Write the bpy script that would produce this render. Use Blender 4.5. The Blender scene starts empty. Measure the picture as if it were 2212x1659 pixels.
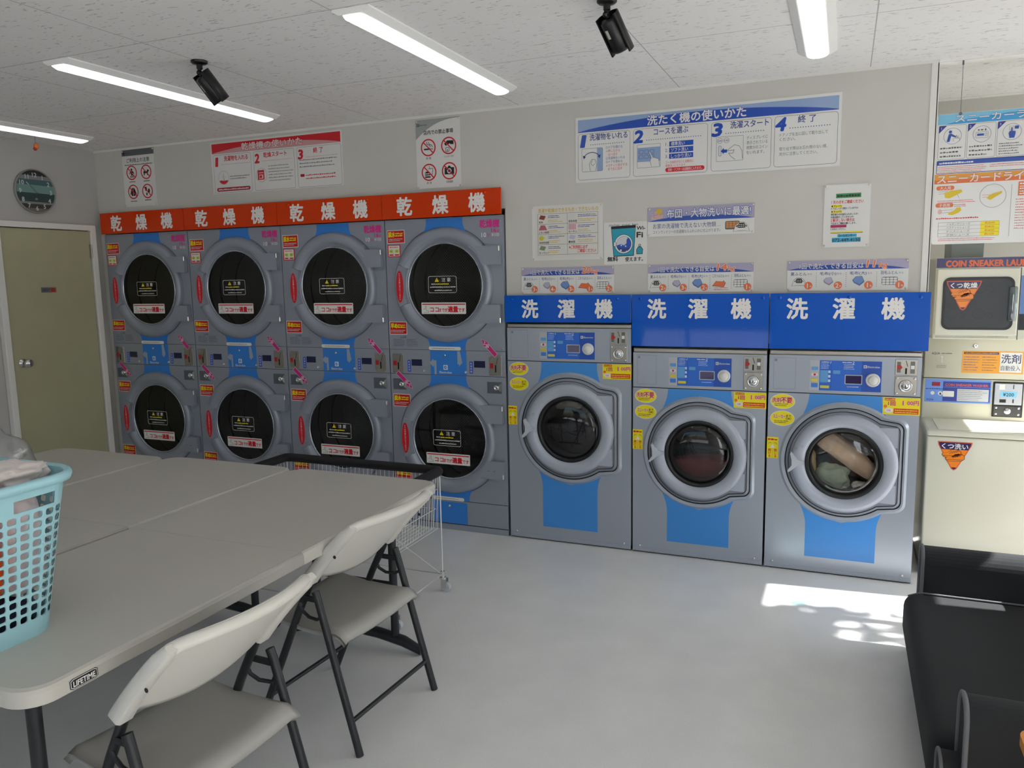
import bpy, bmesh, math, random
from mathutils import Vector, Matrix, noise
PI = math.pi
SC = bpy.context.scene
COL = SC.collection

# ---------------------------------------------------------------- camera
cam_d = bpy.data.cameras.new('camera')
cam = bpy.data.objects.new('camera', cam_d)
COL.objects.link(cam)
SC.camera = cam
cam_d.sensor_fit = 'HORIZONTAL'
cam_d.sensor_width = 36.0
cam_d.lens = 1696.884 / 2212 * 36.0
cam_d.clip_start = 0.02
_yw, _pt, _rl = math.radians(-22.889), math.radians(-7.842), math.radians(-1.063)
_fw = Vector((math.sin(_yw) * math.cos(_pt), math.cos(_yw) * math.cos(_pt), math.sin(_pt)))
_r = Vector((math.cos(_yw), -math.sin(_yw), 0))
_u = _r.cross(_fw)
_r2 = _r * math.cos(_rl) + _u * math.sin(_rl)
_u2 = -_r * math.sin(_rl) + _u * math.cos(_rl)
_m = Matrix((_r2, _u2, -_fw)).transposed().to_4x4()
_m.translation = Vector((0, 0, 1.605))
cam.matrix_world = _m

# ---------------------------------------------------------------- light and exposure
SC.view_settings.view_transform = 'Standard'
SC.view_settings.look = 'None'
SC.view_settings.gamma = 1.0
SC.view_settings.exposure = 0.6
SC.view_settings.use_curve_mapping = False
SC.cycles.use_denoising = True
SC.cycles.max_bounces = 10
SC.cycles.diffuse_bounces = 5
SC.cycles.glossy_bounces = 4
SC.cycles.transparent_max_bounces = 16
SC.cycles.sample_clamp_indirect = 6.0
world = bpy.data.worlds.new('sky')
SC.world = world
world.use_nodes = True
_n = world.node_tree.nodes
_bg = _n['Background']
_sky = _n.new('ShaderNodeTexSky')
_sky.sky_type = 'NISHITA'
_sky.sun_disc = False
_sky.sun_elevation = math.radians(40)
_sky.sun_rotation = math.radians(95)
world.node_tree.links.new(_sky.outputs[0], _bg.inputs[0])
_bg.inputs[1].default_value = 0.16
SUN_DIR = Vector((-0.763, -0.0675, -0.643))          # the way sunlight travels
_s = bpy.data.lights.new('sun', 'SUN')
_s.energy = 16.0
_s.angle = math.radians(0.55)
_s.color = (1.0, 0.98, 0.95)
sun = bpy.data.objects.new('sun', _s)
COL.objects.link(sun)
sun.location = (6, 4.3, 6)
sun.rotation_euler = SUN_DIR.to_track_quat('-Z', 'Y').to_euler()

def area(name, loc, direction, sx, sy, energy, color=(1, 1, 1)):
    l = bpy.data.lights.new(name, 'AREA')
    l.shape = 'RECTANGLE'
    l.size, l.size_y, l.energy, l.color = sx, sy, energy, color
    o = bpy.data.objects.new(name, l)
    COL.objects.link(o)
    o.location = loc
    o.rotation_euler = Vector(direction).to_track_quat('-Z', 'Z').to_euler()
    return o
XR = 2.1      # window wall on the right
YF = -2.3     # shop front behind the camera
# daylight coming in through the panes of the window wall and of the shop front
DAY = (0.92, 0.95, 1.0)
area('daylight_side', (XR + 0.16, 3.91, 1.15), (-1, 0, -1.4), 0.82, 1.9, 17, DAY)
area('daylight_side_rear', (XR + 0.16, 4.96, 1.15), (-1, 0, -1.4), 0.66, 1.9, 17, DAY)
area('daylight_front', (1.5, YF - 0.16, 1.3), (-.25, 1, -.35), 0.9, 2.2, 20, DAY)
for _x, _w in ((-2.52, 3.3),):
    area('front_window_portal', (_x, YF - 0.11, 1.25), (0, 1, 0), _w, 2.3, 1).data.cycles.is_portal = True

# ---------------------------------------------------------------- materials
def lin(c):
    if isinstance(c, str):
        c = tuple(int(c[i:i + 2], 16) / 255 for i in (0, 2, 4))
    return tuple(x / 12.92 if x <= 0.04045 else ((x + 0.055) / 1.055) ** 2.4 for x in c) + (1.0,)
_mats = {}
def mat(name, c, rough=0.5, metal=0.0, spec=0.5, noise_amt=0.0, scale=60.0, bump=0.0, emit=0.0, coat=0.0):
    if name in _mats:
        return _mats[name]
    m = bpy.data.materials.new(name)
    m.use_nodes = True
    nt = m.node_tree
    b = nt.nodes['Principled BSDF']
    col = lin(c)
    b.inputs['Base Color'].default_value = col
    b.inputs['Roughness'].default_value = rough
    b.inputs['Metallic'].default_value = metal
    b.inputs['Specular IOR Level'].default_value = spec
    if coat:
        b.inputs['Coat Weight'].default_value = coat
        b.inputs['Coat Roughness'].default_value = 0.05
    if emit:
        b.inputs['Emission Color'].default_value = col
        b.inputs['Emission Strength'].default_value = emit
    if noise_amt or bump:
        tc = nt.nodes.new('ShaderNodeTexCoord')
        nz = nt.nodes.new('ShaderNodeTexNoise')
        nz.inputs['Scale'].default_value = scale
        nz.inputs['Detail'].default_value = 4
        nt.links.new(tc.outputs['Object'], nz.inputs['Vector'])
        if noise_amt:
            r = nt.nodes.new('ShaderNodeMapRange')
            r.inputs[1].default_value, r.inputs[2].default_value = 0.3, 0.7
            r.inputs[3].default_value, r.inputs[4].default_value = 1 - noise_amt, 1 + noise_amt
            nt.links.new(nz.outputs[0], r.inputs[0])
            mx = nt.nodes.new('ShaderNodeVectorMath')
            mx.operation = 'SCALE'
            mx.inputs[0].default_value = col[:3]
            nt.links.new(r.outputs[0], mx.inputs['Scale'])
            nt.links.new(mx.outputs[0], b.inputs['Base Color'])
        if bump:
            bp = nt.nodes.new('ShaderNodeBump')
            bp.inputs['Strength'].default_value = bump
            bp.inputs['Distance'].default_value = 0.002
            nt.links.new(nz.outputs[0], bp.inputs['Height'])
            nt.links.new(bp.outputs[0], b.inputs['Normal'])
    _mats[name] = m
    return m
def glass(name, tint, gloss=0.06, rough=0.02):
    if name in _mats:
        return _mats[name]
    m = bpy.data.materials.new(name)
    m.use_nodes = True
    nt = m.node_tree
    nt.nodes.remove(nt.nodes['Principled BSDF'])
    out = nt.nodes['Material Output']
    t = nt.nodes.new('ShaderNodeBsdfTransparent')
    t.inputs[0].default_value = tint + (1,)
    g = nt.nodes.new('ShaderNodeBsdfGlossy')
    g.inputs['Roughness'].default_value = rough
    lw = nt.nodes.new('ShaderNodeLayerWeight')
    lw.inputs[0].default_value = 0.25
    mr = nt.nodes.new('ShaderNodeMapRange')
    mr.inputs[3].default_value, mr.inputs[4].default_value = gloss, 0.6
    nt.links.new(lw.outputs['Fresnel'], mr.inputs[0])
    mx = nt.nodes.new('ShaderNodeMixShader')
    nt.links.new(mr.outputs[0], mx.inputs[0])
    nt.links.new(t.outputs[0], mx.inputs[1])
    nt.links.new(g.outputs[0], mx.inputs[2])
    nt.links.new(mx.outputs[0], out.inputs[0])
    _mats[name] = m
    return m

# ---------------------------------------------------------------- mesh builder
_tc = {}
def glyphs(s):
    if s not in _tc:
        c = bpy.data.curves.new('t', 'FONT')
        c.body, c.resolution_u = s, 2
        o = bpy.data.objects.new('t', c)
        COL.objects.link(o)
        bpy.context.view_layer.update()
        me = bpy.data.meshes.new_from_object(o.evaluated_get(bpy.context.evaluated_depsgraph_get()))
        _tc[s] = ([(v.co.x, v.co.y) for v in me.vertices], [tuple(p.vertices) for p in me.polygons])
        bpy.data.objects.remove(o)
        bpy.data.curves.remove(c)
        bpy.data.meshes.remove(me)
    return _tc[s]
def arc(cu, cv, ru, rv, a0, a1, n):
    return [(cu + ru * math.cos(math.radians(a0 + (a1 - a0) * i / n)), cv + rv * math.sin(math.radians(a0 + (a1 - a0) * i / n))) for i in range(n + 1)]
def rr_outline(u0, v0, u1, v1, r, n=6):
    return arc(u1 - r, v1 - r, r, r, 0, 90, n) + arc(u0 + r, v1 - r, r, r, 90, 180, n) + arc(u0 + r, v0 + r, r, r, 180, 270, n) + arc(u1 - r, v0 + r, r, r, 270, 360, n)
LAY = 0.0005
def FRONT(p):      # u right, v up, w towards the viewer, seen from the -Y side
    return (p[0], -p[2], p[1])
def LEFTWALL(p):   # seen from the +X side: u along +Y
    return (p[2], p[0], p[1])
def XYZ(p):
    return p
class MB:
    def __init__(s, T=XYZ):
        s.v, s.f, s.mi, s.sm, s.ms, s.T = [], [], [], [], [], T
    def add(s, vs, fs, m, sm=False):
        b = len(s.v)
        s.v += [s.T(p) for p in vs]
        if m not in s.ms:
            s.ms.append(m)
        i = s.ms.index(m)
        for f in fs:
            s.f.append(tuple(b + x for x in f))
            s.mi.append(i)
            s.sm.append(sm)
        return s
    # flat print ---------------------------------------------------
    def poly(s, pts, m, w=0.0):
        return s.add([(p[0], p[1], w) for p in pts], [tuple(range(len(pts)))], m)
    def rect(s, u0, v0, u1, v1, m, w=0.0):
        return s.poly([(u0, v0), (u1, v0), (u1, v1), (u0, v1)], m, w)
    def rrect(s, u0, v0, u1, v1, r, m, w=0.0):
        return s.poly(rr_outline(u0, v0, u1, v1, r), m, w)
    def frame(s, u0, v0, u1, v1, r, t, m, w=0.0):
        a, b = rr_outline(u0, v0, u1, v1, r), rr_outline(u0 + t, v0 + t, u1 - t, v1 - t, max(r - t, t * 0.3))
        return s.strip(a, b, m, w, w)
    def strip(s, a, b, m, wa, wb, sm=False, closed=True):
        n = len(a)
        vs = [(p[0], p[1], wa) for p in a] + [(p[0], p[1], wb) for p in b]
        fs = [(i, (i + 1) % n, n + (i + 1) % n, n + i) for i in range(n if closed else n - 1)]
        return s.add(vs, fs, m, sm)
    def ell(s, cu, cv, ru, rv, m, w=0.0, n=28):
        return s.poly(arc(cu, cv, ru, rv, 0, 360, n)[:-1], m, w)
    def ring(s, cu, cv, r0, r1, m, w=0.0, n=36, k=1.0):
        return s.strip(arc(cu, cv, r1 * k, r1, 0, 360, n)[:-1], arc(cu, cv, r0 * k, r0, 0, 360, n)[:-1], m, w, w)
    def line(s, p, q, t, m, w=0.0):
        d = Vector((q[0] - p[0], q[1] - p[1]))
        n = Vector((-d.y, d.x)).normalized() * t / 2
        return s.poly([(p[0] + n.x, p[1] + n.y), (p[0] - n.x, p[1] - n.y), (q[0] - n.x, q[1] - n.y), (q[0] + n.x, q[1] + n.y)], m, w)
    def path(s, pts, t, m, w=0.0):
        for a, b in zip(pts, pts[1:]):
            s.line(a, b, t, m, w)
        return s
    def text(s, t, u, v, h, m, w=0.0, al='c', width=None, bold=0.0, slant=0.0, rot=0.0, outline=None, ow=0.02):
        """u, v: anchor on the middle line; h: height of a kanji; width: fit the line to this width"""
        if outline:
            s.text(t, u, v, h, outline, w, al, width, bold + ow, slant, rot)
            w += LAY
        vs, fs = glyphs(t)
        if not vs:
            return s
        x0, x1 = min(p[0] for p in vs), max(p[0] for p in vs)
        k = h / 0.92
        kx = width / (x1 - x0) if width else k
        ax = {'c': (x0 + x1) / 2, 'l': x0, 'r': x1}[al]
        ca, sa = math.cos(math.radians(rot)), math.sin(math.radians(rot))
        # heavier strokes: the same glyphs laid down again, shifted all round
        n = 0 if bold <= 0 else (8 if h > .03 else 4)
        for j in range(n + 1):
            ou = ov = 0.0
            if j:
                ou, ov = bold * h * math.cos(2 * PI * j / n + .4), bold * h * math.sin(2 * PI * j / n + .4)
            out = []
            for x, y in vs:
                a, b = (x - ax) * kx, (y - 0.38) * k
                a += slant * b
                out.append((u + a * ca - b * sa + ou, v + a * sa + b * ca + ov, w + j * 2.5e-5))
            s.add(out, fs, m)
        return s
    def vtext(s, t, u, v1, v0, h, m, w=0.0, bold=0.0):
        n = len(t)
        for i, ch in enumerate(t):
            s.text(ch, u, v1 + (v0 - v1) * (i + 0.5) / n, h, m, w, bold=bold)
        return s
    def micro(s, u0, v0, u1, v1, rows, m, w=0.0, fill=0.55, seed=1, ragged=0.25):
        """lines of print too fine to read: rows of short dashes"""
        R = random.Random(seed)
        step = (v1 - v0) / rows
        for i in range(rows):
            v = v1 - step * (i + 0.5)
            end = u1 - (u1 - u0) * ragged * R.random()
            u = u0
            while u < end:
                l = step * fill * R.uniform(0.7, 1.6)
                s.rect(u, v - step * fill / 2, min(u + l, end), v + step * fill / 2 * R.uniform(0.2, 1), m, w)
                u += l + step * 0.16
        return s
    # solids -------------------------------------------------------
    def box(s, u0, u1, v0, v1, w0, w1, m, b=0.0, seg=2, sm=False):
        if b <= 0:
            vs = [(x, y, z) for x in (u0, u1) for y in (v0, v1) for z in (w0, w1)]
            return s.add(vs, [(0, 1, 3, 2), (4, 6, 7, 5), (0, 4, 5, 1), (2, 3, 7, 6), (0, 2, 6, 4), (1, 5, 7, 3)], m)
        bm = bmesh.new()
        bmesh.ops.create_cube(bm, size=1.0)
        for v in bm.verts:
            v.co = Vector(((u0 + u1) / 2 + v.co.x * (u1 - u0), (v0 + v1) / 2 + v.co.y * (v1 - v0), (w0 + w1) / 2 + v.co.z * (w1 - w0)))
        bmesh.ops.bevel(bm, geom=list(bm.edges), offset=b, segments=seg, profile=0.5, affect='EDGES', clamp_overlap=True)
        bm.verts.index_update()
        s.add([v.co[:] for v in bm.verts], [tuple(v.index for v in f.verts) for f in bm.faces], m, sm or seg > 2)
        bm.free()
        return s
    def prism(s, out, w0, w1, m, back=True, inset=0.0):
        n = len(out)
        cx, cy = sum(p[0] for p in out) / n, sum(p[1] for p in out) / n
        top = out
        if inset:
            top = []
            for p in out:
                d = Vector((cx - p[0], cy - p[1]))
                d = d.normalized() * inset if d.length else d
                top.append((p[0] + d.x, p[1] + d.y))
        vs = [(p[0], p[1], w0) for p in out] + [(p[0], p[1], w1) for p in top]
        fs = [(i, (i + 1) % n, n + (i + 1) % n, n + i) for i in range(n)] + [tuple(range(n, 2 * n))]
        if back:
            fs.append(tuple(range(n - 1, -1, -1)))
        return s.add(vs, fs, m)
    def lathe(s, cu, cv, prof, m, n=48, a0=0.0, a1=360.0, sm=True, k=1.0, cap=False):
        full = abs(a1 - a0) >= 359.9
        cnt = n if full else n + 1
        vs, fs = [], []
        for r, w in prof:
            for i in range(cnt):
                a = math.radians(a0 + (a1 - a0) * i / n)
                vs.append((cu + r * k * math.cos(a), cv + r * math.sin(a), w))
        for j in range(len(prof) - 1):
            for i in range(cnt if full else cnt - 1):
                i2 = (i + 1) % cnt
                fs.append((j * cnt + i, j * cnt + i2, (j + 1) * cnt + i2, (j + 1) * cnt + i))
        if cap:
            fs.append(tuple(range((len(prof) - 1) * cnt, len(prof) * cnt)))
        return s.add(vs, fs, m, sm)
    def plate(s, u0, u1, v0, v1, cu, cv, r, m, w=0.0, n=64):
        """flat plate with a round hole"""
        inn, out = [], []
        for i in range(n):
            a = 2 * PI * (i + 0.5) / n
            c, q = math.cos(a), math.sin(a)
            t = min((u1 - cu) / c if c > 0 else (u0 - cu) / c, (v1 - cv) / q if q > 0 else (v0 - cv) / q)
            inn.append((cu + r * c, cv + r * q))
            out.append((cu + t * c, cv + t * q))
        s.strip(out, inn, m, w, w)
        for x in (u0, u1):       # corner triangles
            for y in (v0, v1):
                j = min(range(n), key=lambda i: (out[i][0] - x) ** 2 + (out[i][1] - y) ** 2)
                for d in (-1, 1):
                    p, q = out[j], out[(j + d) % n]
                    if abs(p[0] - q[0]) > 1e-6 and abs(p[1] - q[1]) > 1e-6:
                        s.poly([p, (x, y), q], m, w)
        return s
    def tube(s, pts, r, m, n=10, closed=False, cap=True):
        P = [Vector(p) for p in pts]
        N = len(P)
        up = None
        vs, fs = [], []
        for i in range(N):
            if closed:
                t = P[(i + 1) % N] - P[i - 1]
            else:
                t = P[min(i + 1, N - 1)] - P[max(i - 1, 0)]
            t.normalize()
            if up is None:
                up = Vector((0, 0, 1)) if abs(t.z) < 0.9 else Vector((1, 0, 0))
            x = up - t * up.dot(t)
            if x.length < 1e-4:
                x = Vector((1, 0, 0)) if abs(t.x) < 0.9 else Vector((0, 1, 0))
                x = x - t * x.dot(t)
            x.normalize()
            up = x
            y = t.cross(x)
            rr = r[i] if isinstance(r, (list, tuple)) else r
            for j in range(n):
                a = 2 * PI * j / n
                vs.append((P[i] + x * math.cos(a) * rr + y * math.sin(a) * rr)[:])
        for i in range(N if closed else N - 1):
            for j in range(n):
                i2 = (i + 1) % N
                fs.append((i * n + j, i * n + (j + 1) % n, i2 * n + (j + 1) % n, i2 * n + j))
        s.add(vs, fs, m, True)
        if cap and not closed:
            s.add(vs[:n], [tuple(range(n))], m)
            s.add(vs[-n:], [tuple(range(n))], m)
        return s
    def shell(s, fn, nu, nv, t, m):
        """closed curved slab: fn(a, b) -> front point, thickened by t along the normal"""
        G = [[Vector(fn(i / nu, j / nv)) for j in range(nv + 1)] for i in range(nu + 1)]
        B = []
        for i in range(nu + 1):
            row = []
            for j in range(nv + 1):
                du = G[min(i + 1, nu)][j] - G[max(i - 1, 0)][j]
                dv = G[i][min(j + 1, nv)] - G[i][max(j - 1, 0)]
                row.append(G[i][j] + du.cross(dv).normalized() * t)
            B.append(row)
        k = (nu + 1) * (nv + 1)
        vs = [p[:] for r in G for p in r] + [p[:] for r in B for p in r]
        I = lambda i, j: i * (nv + 1) + j
        fs = []
        for i in range(nu):
            for j in range(nv):
                q = (I(i, j), I(i + 1, j), I(i + 1, j + 1), I(i, j + 1))
                fs += [q, tuple(k + x for x in reversed(q))]
        for i in range(nu):
            for j in (0, nv):
                fs.append((I(i, j), I(i + 1, j), k + I(i + 1, j), k + I(i, j)))
        for j in range(nv):
            for i in (0, nu):
                fs.append((I(i, j), I(i, j + 1), k + I(i, j + 1), k + I(i, j)))
        return s.add(vs, fs, m, True)
    def blob(s, c, size, m, seed=0, amp=0.25, freq=1.6, n=28, sq=1.0):
        vs, fs = [], []
        for i in range(n + 1):
            th = PI * i / n
            for j in range(2 * n):
                ph = PI * j / n
                d = Vector((math.sin(th) * math.cos(ph), math.sin(th) * math.sin(ph), math.cos(th)))
                e = Vector([math.copysign(abs(x) ** sq, x) for x in d])
                q = d * freq + Vector((seed * 3.7, seed * 1.3, seed * 2.1))
                k = 1 + amp * (noise.noise(q) + 0.5 * noise.noise(q * 2.3) + 0.35 * (0.5 - abs(noise.noise(q * 1.7 + Vector((5, 5, 5))))))
                vs.append((c[0] + e.x * size[0] * k, c[1] + e.y * size[1] * k, c[2] + e.z * size[2] * k))
        for i in range(n):
            for j in range(2 * n):
                j2 = (j + 1) % (2 * n)
                fs.append((i * 2 * n + j, (i + 1) * 2 * n + j, (i + 1) * 2 * n + j2, i * 2 * n + j2))
        return s.add(vs, fs, m, True)
    def build(s, name, parent=None, loc=None):
        me = bpy.data.meshes.new(name)
        me.from_pydata(s.v, [], s.f)
        for m in s.ms:
            me.materials.append(m)
        me.polygons.foreach_set('material_index', s.mi)
        me.polygons.foreach_set('use_smooth', s.sm)
        me.update()
        o = bpy.data.objects.new(name, me)
        COL.objects.link(o)
        if parent:
            o.parent = parent
        if loc:
            o.location = loc
        return o
def tag(o, label, cat, group=None, kind=None):
    o['label'], o['category'] = label, cat
    if group:
        o['group'] = group
    if kind:
        o['kind'] = kind
    return o
def struct(o, label=None):
    o['kind'] = 'structure'
    if label:
        o['label'] = label
    return o
def empty(name, loc, label=None, cat=None, group=None, rz=0.0):
    o = bpy.data.objects.new(name, None)
    COL.objects.link(o)
    o.location = loc
    o.rotation_euler = (0, 0, rz)
    o.empty_display_size = 0.1
    if label:
        tag(o, label, cat, group)
    return o
def copy_tree(o, parent=None):
    c = o.copy()
    COL.objects.link(c)
    if parent:
        c.parent = parent
    for ch in list(o.children):
        copy_tree(ch, c)
    return c

# shared colours
WHITE = mat('print_white', 'e6e6e2', 0.35)
INK = mat('print_black', '1c1c1f', 0.4)
RED = mat('print_red', 'd01428', 0.35)
GREYINK = mat('print_grey', '5f6068', 0.4)
YEL = mat('print_yellow', 'f2e008', 0.35)
PINK = mat('print_magenta', 'd9288c', 0.35)
NAVY = mat('print_navy', '2a3a8c', 0.35)
BLUE = mat('print_blue', '1d52c4', 0.3)
ORANGE = mat('print_orange', 'e8703a', 0.35)
SILVER = mat('silver_paint', 'a6adb8', 0.32, 0.35, noise_amt=0.02, scale=400)
DSILVER = mat('dryer_grey_paint', '969ca8', 0.38, 0.25, noise_amt=0.02, scale=400)
SEAM = mat('dark_gap', '0b0c0e', 0.7)
CHROME = mat('chrome', 'd8d8d8', 0.14, 1.0)
STEEL = mat('brushed_steel', 'a9a59c', 0.3, 1.0, noise_amt=0.05, scale=120)
BLACKP = mat('black_plastic', '101113', 0.35)
SKYBL = mat('light_blue_vinyl', '3f8edb', 0.35)
# ================================================================ room
ZC = 2.575
XL = -5.17
YW = 4.35      # face of the machine wall
def nodes_mat(name, base, rough):
    m = mat(name, base, rough)
    return m, m.node_tree, m.node_tree.nodes['Principled BSDF']
def floor_mat():
    m, nt, b = nodes_mat('vinyl_floor', 'd9dad5', 0.3)
    tc = nt.nodes.new('ShaderNodeTexCoord')
    cols = []
    for sc, lo, hi in ((260, 0.93, 1.05), (5, 0.96, 1.03)):
        nz = nt.nodes.new('ShaderNodeTexNoise')
        nz.inputs['Scale'].default_value = sc
        nz.inputs['Detail'].default_value = 5
        nt.links.new(tc.outputs['Object'], nz.inputs['Vector'])
        r = nt.nodes.new('ShaderNodeMapRange')
        r.inputs[1].default_value, r.inputs[2].default_value = 0.3, 0.7
        r.inputs[3].default_value, r.inputs[4].default_value = lo, hi
        nt.links.new(nz.outputs[0], r.inputs[0])
        cols.append(r)
    mu = nt.nodes.new('ShaderNodeMath')
    mu.operation = 'MULTIPLY'
    nt.links.new(cols[0].outputs[0], mu.inputs[0])
    nt.links.new(cols[1].outputs[0], mu.inputs[1])
    vm = nt.nodes.new('ShaderNodeVectorMath')
    vm.operation = 'SCALE'
    vm.inputs[0].default_value = lin('e3e3e0')[:3]
    nt.links.new(mu.outputs[0], vm.inputs['Scale'])
    nt.links.new(vm.outputs[0], b.inputs['Base Color'])
    return m
def ceiling_mat():
    m, nt, b = nodes_mat('mineral_fibre_board', 'dcdcd6', 0.8)
    tc = nt.nodes.new('ShaderNodeTexCoord')
    sx = nt.nodes.new('ShaderNodeSeparateXYZ')
    nt.links.new(tc.outputs['Object'], sx.inputs[0])
    def math_(op, a, b_):
        n = nt.nodes.new('ShaderNodeMath')
        n.operation = op
        for i, q in enumerate((a, b_)):
            if isinstance(q, (int, float)):
                n.inputs[i].default_value = q
            elif q is not None:
                nt.links.new(q, n.inputs[i])
        return n.outputs[0]
    lines = []
    for out, ph, pitch in ((sx.outputs[0], 0.84 + 9.2, 0.92), (sx.outputs[1], -2.53 + 9.4, 0.94)):
        f = math_('FRACT', math_('DIVIDE', math_('ADD', out, ph), pitch), None)
        d = math_('ABSOLUTE', math_('SUBTRACT', f, 0.5), None)
        lines.append(math_('GREATER_THAN', d, 0.5 - 0.0026))
    line = math_('MAXIMUM', lines[0], lines[1])
    mp = nt.nodes.new('ShaderNodeMapping')
    mp.inputs['Scale'].default_value = (26, 95, 1)
    nt.links.new(tc.outputs['Object'], mp.inputs[0])
    nz = nt.nodes.new('ShaderNodeTexNoise')
    nz.inputs['Scale'].default_value = 1.0
    nz.inputs['Detail'].default_value = 2
    nt.links.new(mp.outputs[0], nz.inputs['Vector'])
    fleck = math_('MULTIPLY', math_('GREATER_THAN', nz.outputs[0], 0.655), 0.34)
    k = math_('SUBTRACT', 1.0, math_('MAXIMUM', fleck, math_('MULTIPLY', line, 0.45)))
    vm = nt.nodes.new('ShaderNodeVectorMath')
    vm.operation = 'SCALE'
    vm.inputs[0].default_value = lin('ebeae8')[:3]
    nt.links.new(k, vm.inputs['Scale'])
    nt.links.new(vm.outputs[0], b.inputs['Base Color'])
    return m
WALLM = mat('painted_wallboard', 'cbc9c2', 0.7, noise_amt=0.012, scale=7)
TRIMM = mat('white_trim', 'e2e1dc', 0.45)
struct(MB().box(XL - 0.2, XR + 0.2, YF - 0.2, 5.62, -0.1, 0, floor_mat()).build('floor'))
struct(MB().box(XL - 0.2, XR + 0.2, YF - 0.2, 5.62, ZC, ZC + 0.1, ceiling_mat()).build('ceiling'))
struct(MB().box(XL - 0.12, XL, YF, 5.42, 0, ZC, mat('shade_grey_wallboard', 'b4b3b0', 0.7, noise_amt=0.012, scale=7)).build('wall_left'))  # greyer than the other walls: the dimness at this end is in the colour
w = MB()
w.box(XL, -5.122, YW, YW + 0.1, 0, ZC, WALLM)
w.box(-5.122, -1.86, YW, YW + 0.1, 2.0, ZC, WALLM)
w.box(-1.86, -1.086, YW, YW + 0.1, 1.35, ZC, WALLM)
w.box(-1.086, 0.372, YW, YW + 0.1, 1.225, ZC, WALLM)
w.box(0.34, 0.372, YW + 0.1, 5.42, 1.225, ZC, WALLM)
struct(w.build('wall_back'))
struct(MB().box(XL, XR, 5.42, 5.54, 0, ZC, WALLM).build('wall_rear'))
def wall_with_openings(name, axis, pos, thick, a0, a1, ops, m):
    """vertical wall with rectangular openings (lo, hi, z0, z1), sorted along the wall"""
    q = MB()
    def bx(l, h, z0, z1):
        if h - l < 1e-4 or z1 - z0 < 1e-4:
            return
        if axis == 'x':
            q.box(pos, pos + thick, l, h, z0, z1, m)
        else:
            q.box(l, h, pos - thick, pos, z0, z1, m)
    c = a0
    for lo, hi, z0, z1 in ops:
        bx(c, lo, 0, ZC)
        bx(lo, hi, 0, z0)
        bx(lo, hi, z1, ZC)
        c = hi
    bx(c, a1, 0, ZC)
    return struct(q.build(name))
SIDE_OPS = [(-1.75, 1.75, 0.1, 1.42), (3.46, 3.965, 0.12, 1.835), (3.975, 4.33, 0.12, 2.107), (4.62, 5.3, 0.12, 2.107)]  # first opening is added, kept low so its sun bounces off unseen floor
FRONT_OPS = [(-4.2, -0.85, 0.1, 2.4), (1.05, 1.95, 0.1, 2.4)]
wall_with_openings('wall_right', 'x', XR, 0.1, YF, 5.42, SIDE_OPS, WALLM)
wall_with_openings('wall_front', 'y', YF, 0.1, XL, XR, FRONT_OPS, WALLM)
ALU = mat('window_aluminium', '8d9196', 0.4, 0.8)
PANE = glass('window_glass', (0.95, 0.95, 0.96), 0.05)
for i, (lo, hi, z0, z1) in enumerate(SIDE_OPS):
    q = MB()
    for a, b_, c, d in ((lo, lo + .02, z0, z1), (hi - .02, hi, z0, z1), (lo + .02, hi - .02, z0, z0 + .02), (lo + .02, hi - .02, z1 - .02, z1)):
        q.box(XR + .03, XR + .07, a, b_, c, d, ALU)
    wn = struct(q.build('window_%d' % (i + 1)))
    MB().box(XR + .047, XR + .053, lo + .02, hi - .02, z0 + .02, z1 - .02, PANE).build('pane', wn)
    if i == 2:
        MB().box(XR + .045, XR + .046, lo + .1, lo + .24, 1.9, 2.04, glass('cyan_film', (.55, .9, .95), .05)).build('window_sticker', wn)
for k, (lo, hi, z0, z1) in enumerate(FRONT_OPS):
    q = MB()
    nb = 3 if k == 0 else 1
    st = (hi - lo - .04) / nb
    for j in range(nb + 1):
        q.box(lo + st * j, lo + st * j + .04, YF - .07, YF - .03, z0, z1, ALU)
    for c in (z0, z1 - .04):
        q.box(lo, hi, YF - .068, YF - .032, c, c + .04, ALU)
    wn = struct(q.build('window_%d' % (5 + k)))
    for j in range(nb):
        MB().box(lo + st * j + .04, lo + st * (j + 1), YF - .053, YF - .047, z0 + .04, z1 - .04, PANE).build('pane', wn)
# cover strips of the machine wall: along the ceiling and down its open end
q = MB()
q.box(XL, 0.374, YW - .006, YW, ZC - .014, ZC, TRIMM)
struct(q.build('trim_1'))
q = MB()
q.box(0.345, 0.376, YW - .004, YW, 1.49, ZC - .014, TRIMM)
q.box(0.372, 0.38, YW - .004, YW + .1, 1.49, ZC, TRIMM)
struct(q.build('trim_2'))
# ground outside, seen only through the panes and in reflections
struct(MB().box(-9, 12, -14, -2.5, -.12, -.03, mat('asphalt', 'a5a6a6', 0.9, noise_amt=0.1, scale=30)).build('ground_front'))
struct(MB().box(2.35, 12, -2.5, 12, -.12, -.03, mat('concrete_path', 'bdbbb5', 0.9, noise_amt=0.08, scale=12)).build('ground_side'))

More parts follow.
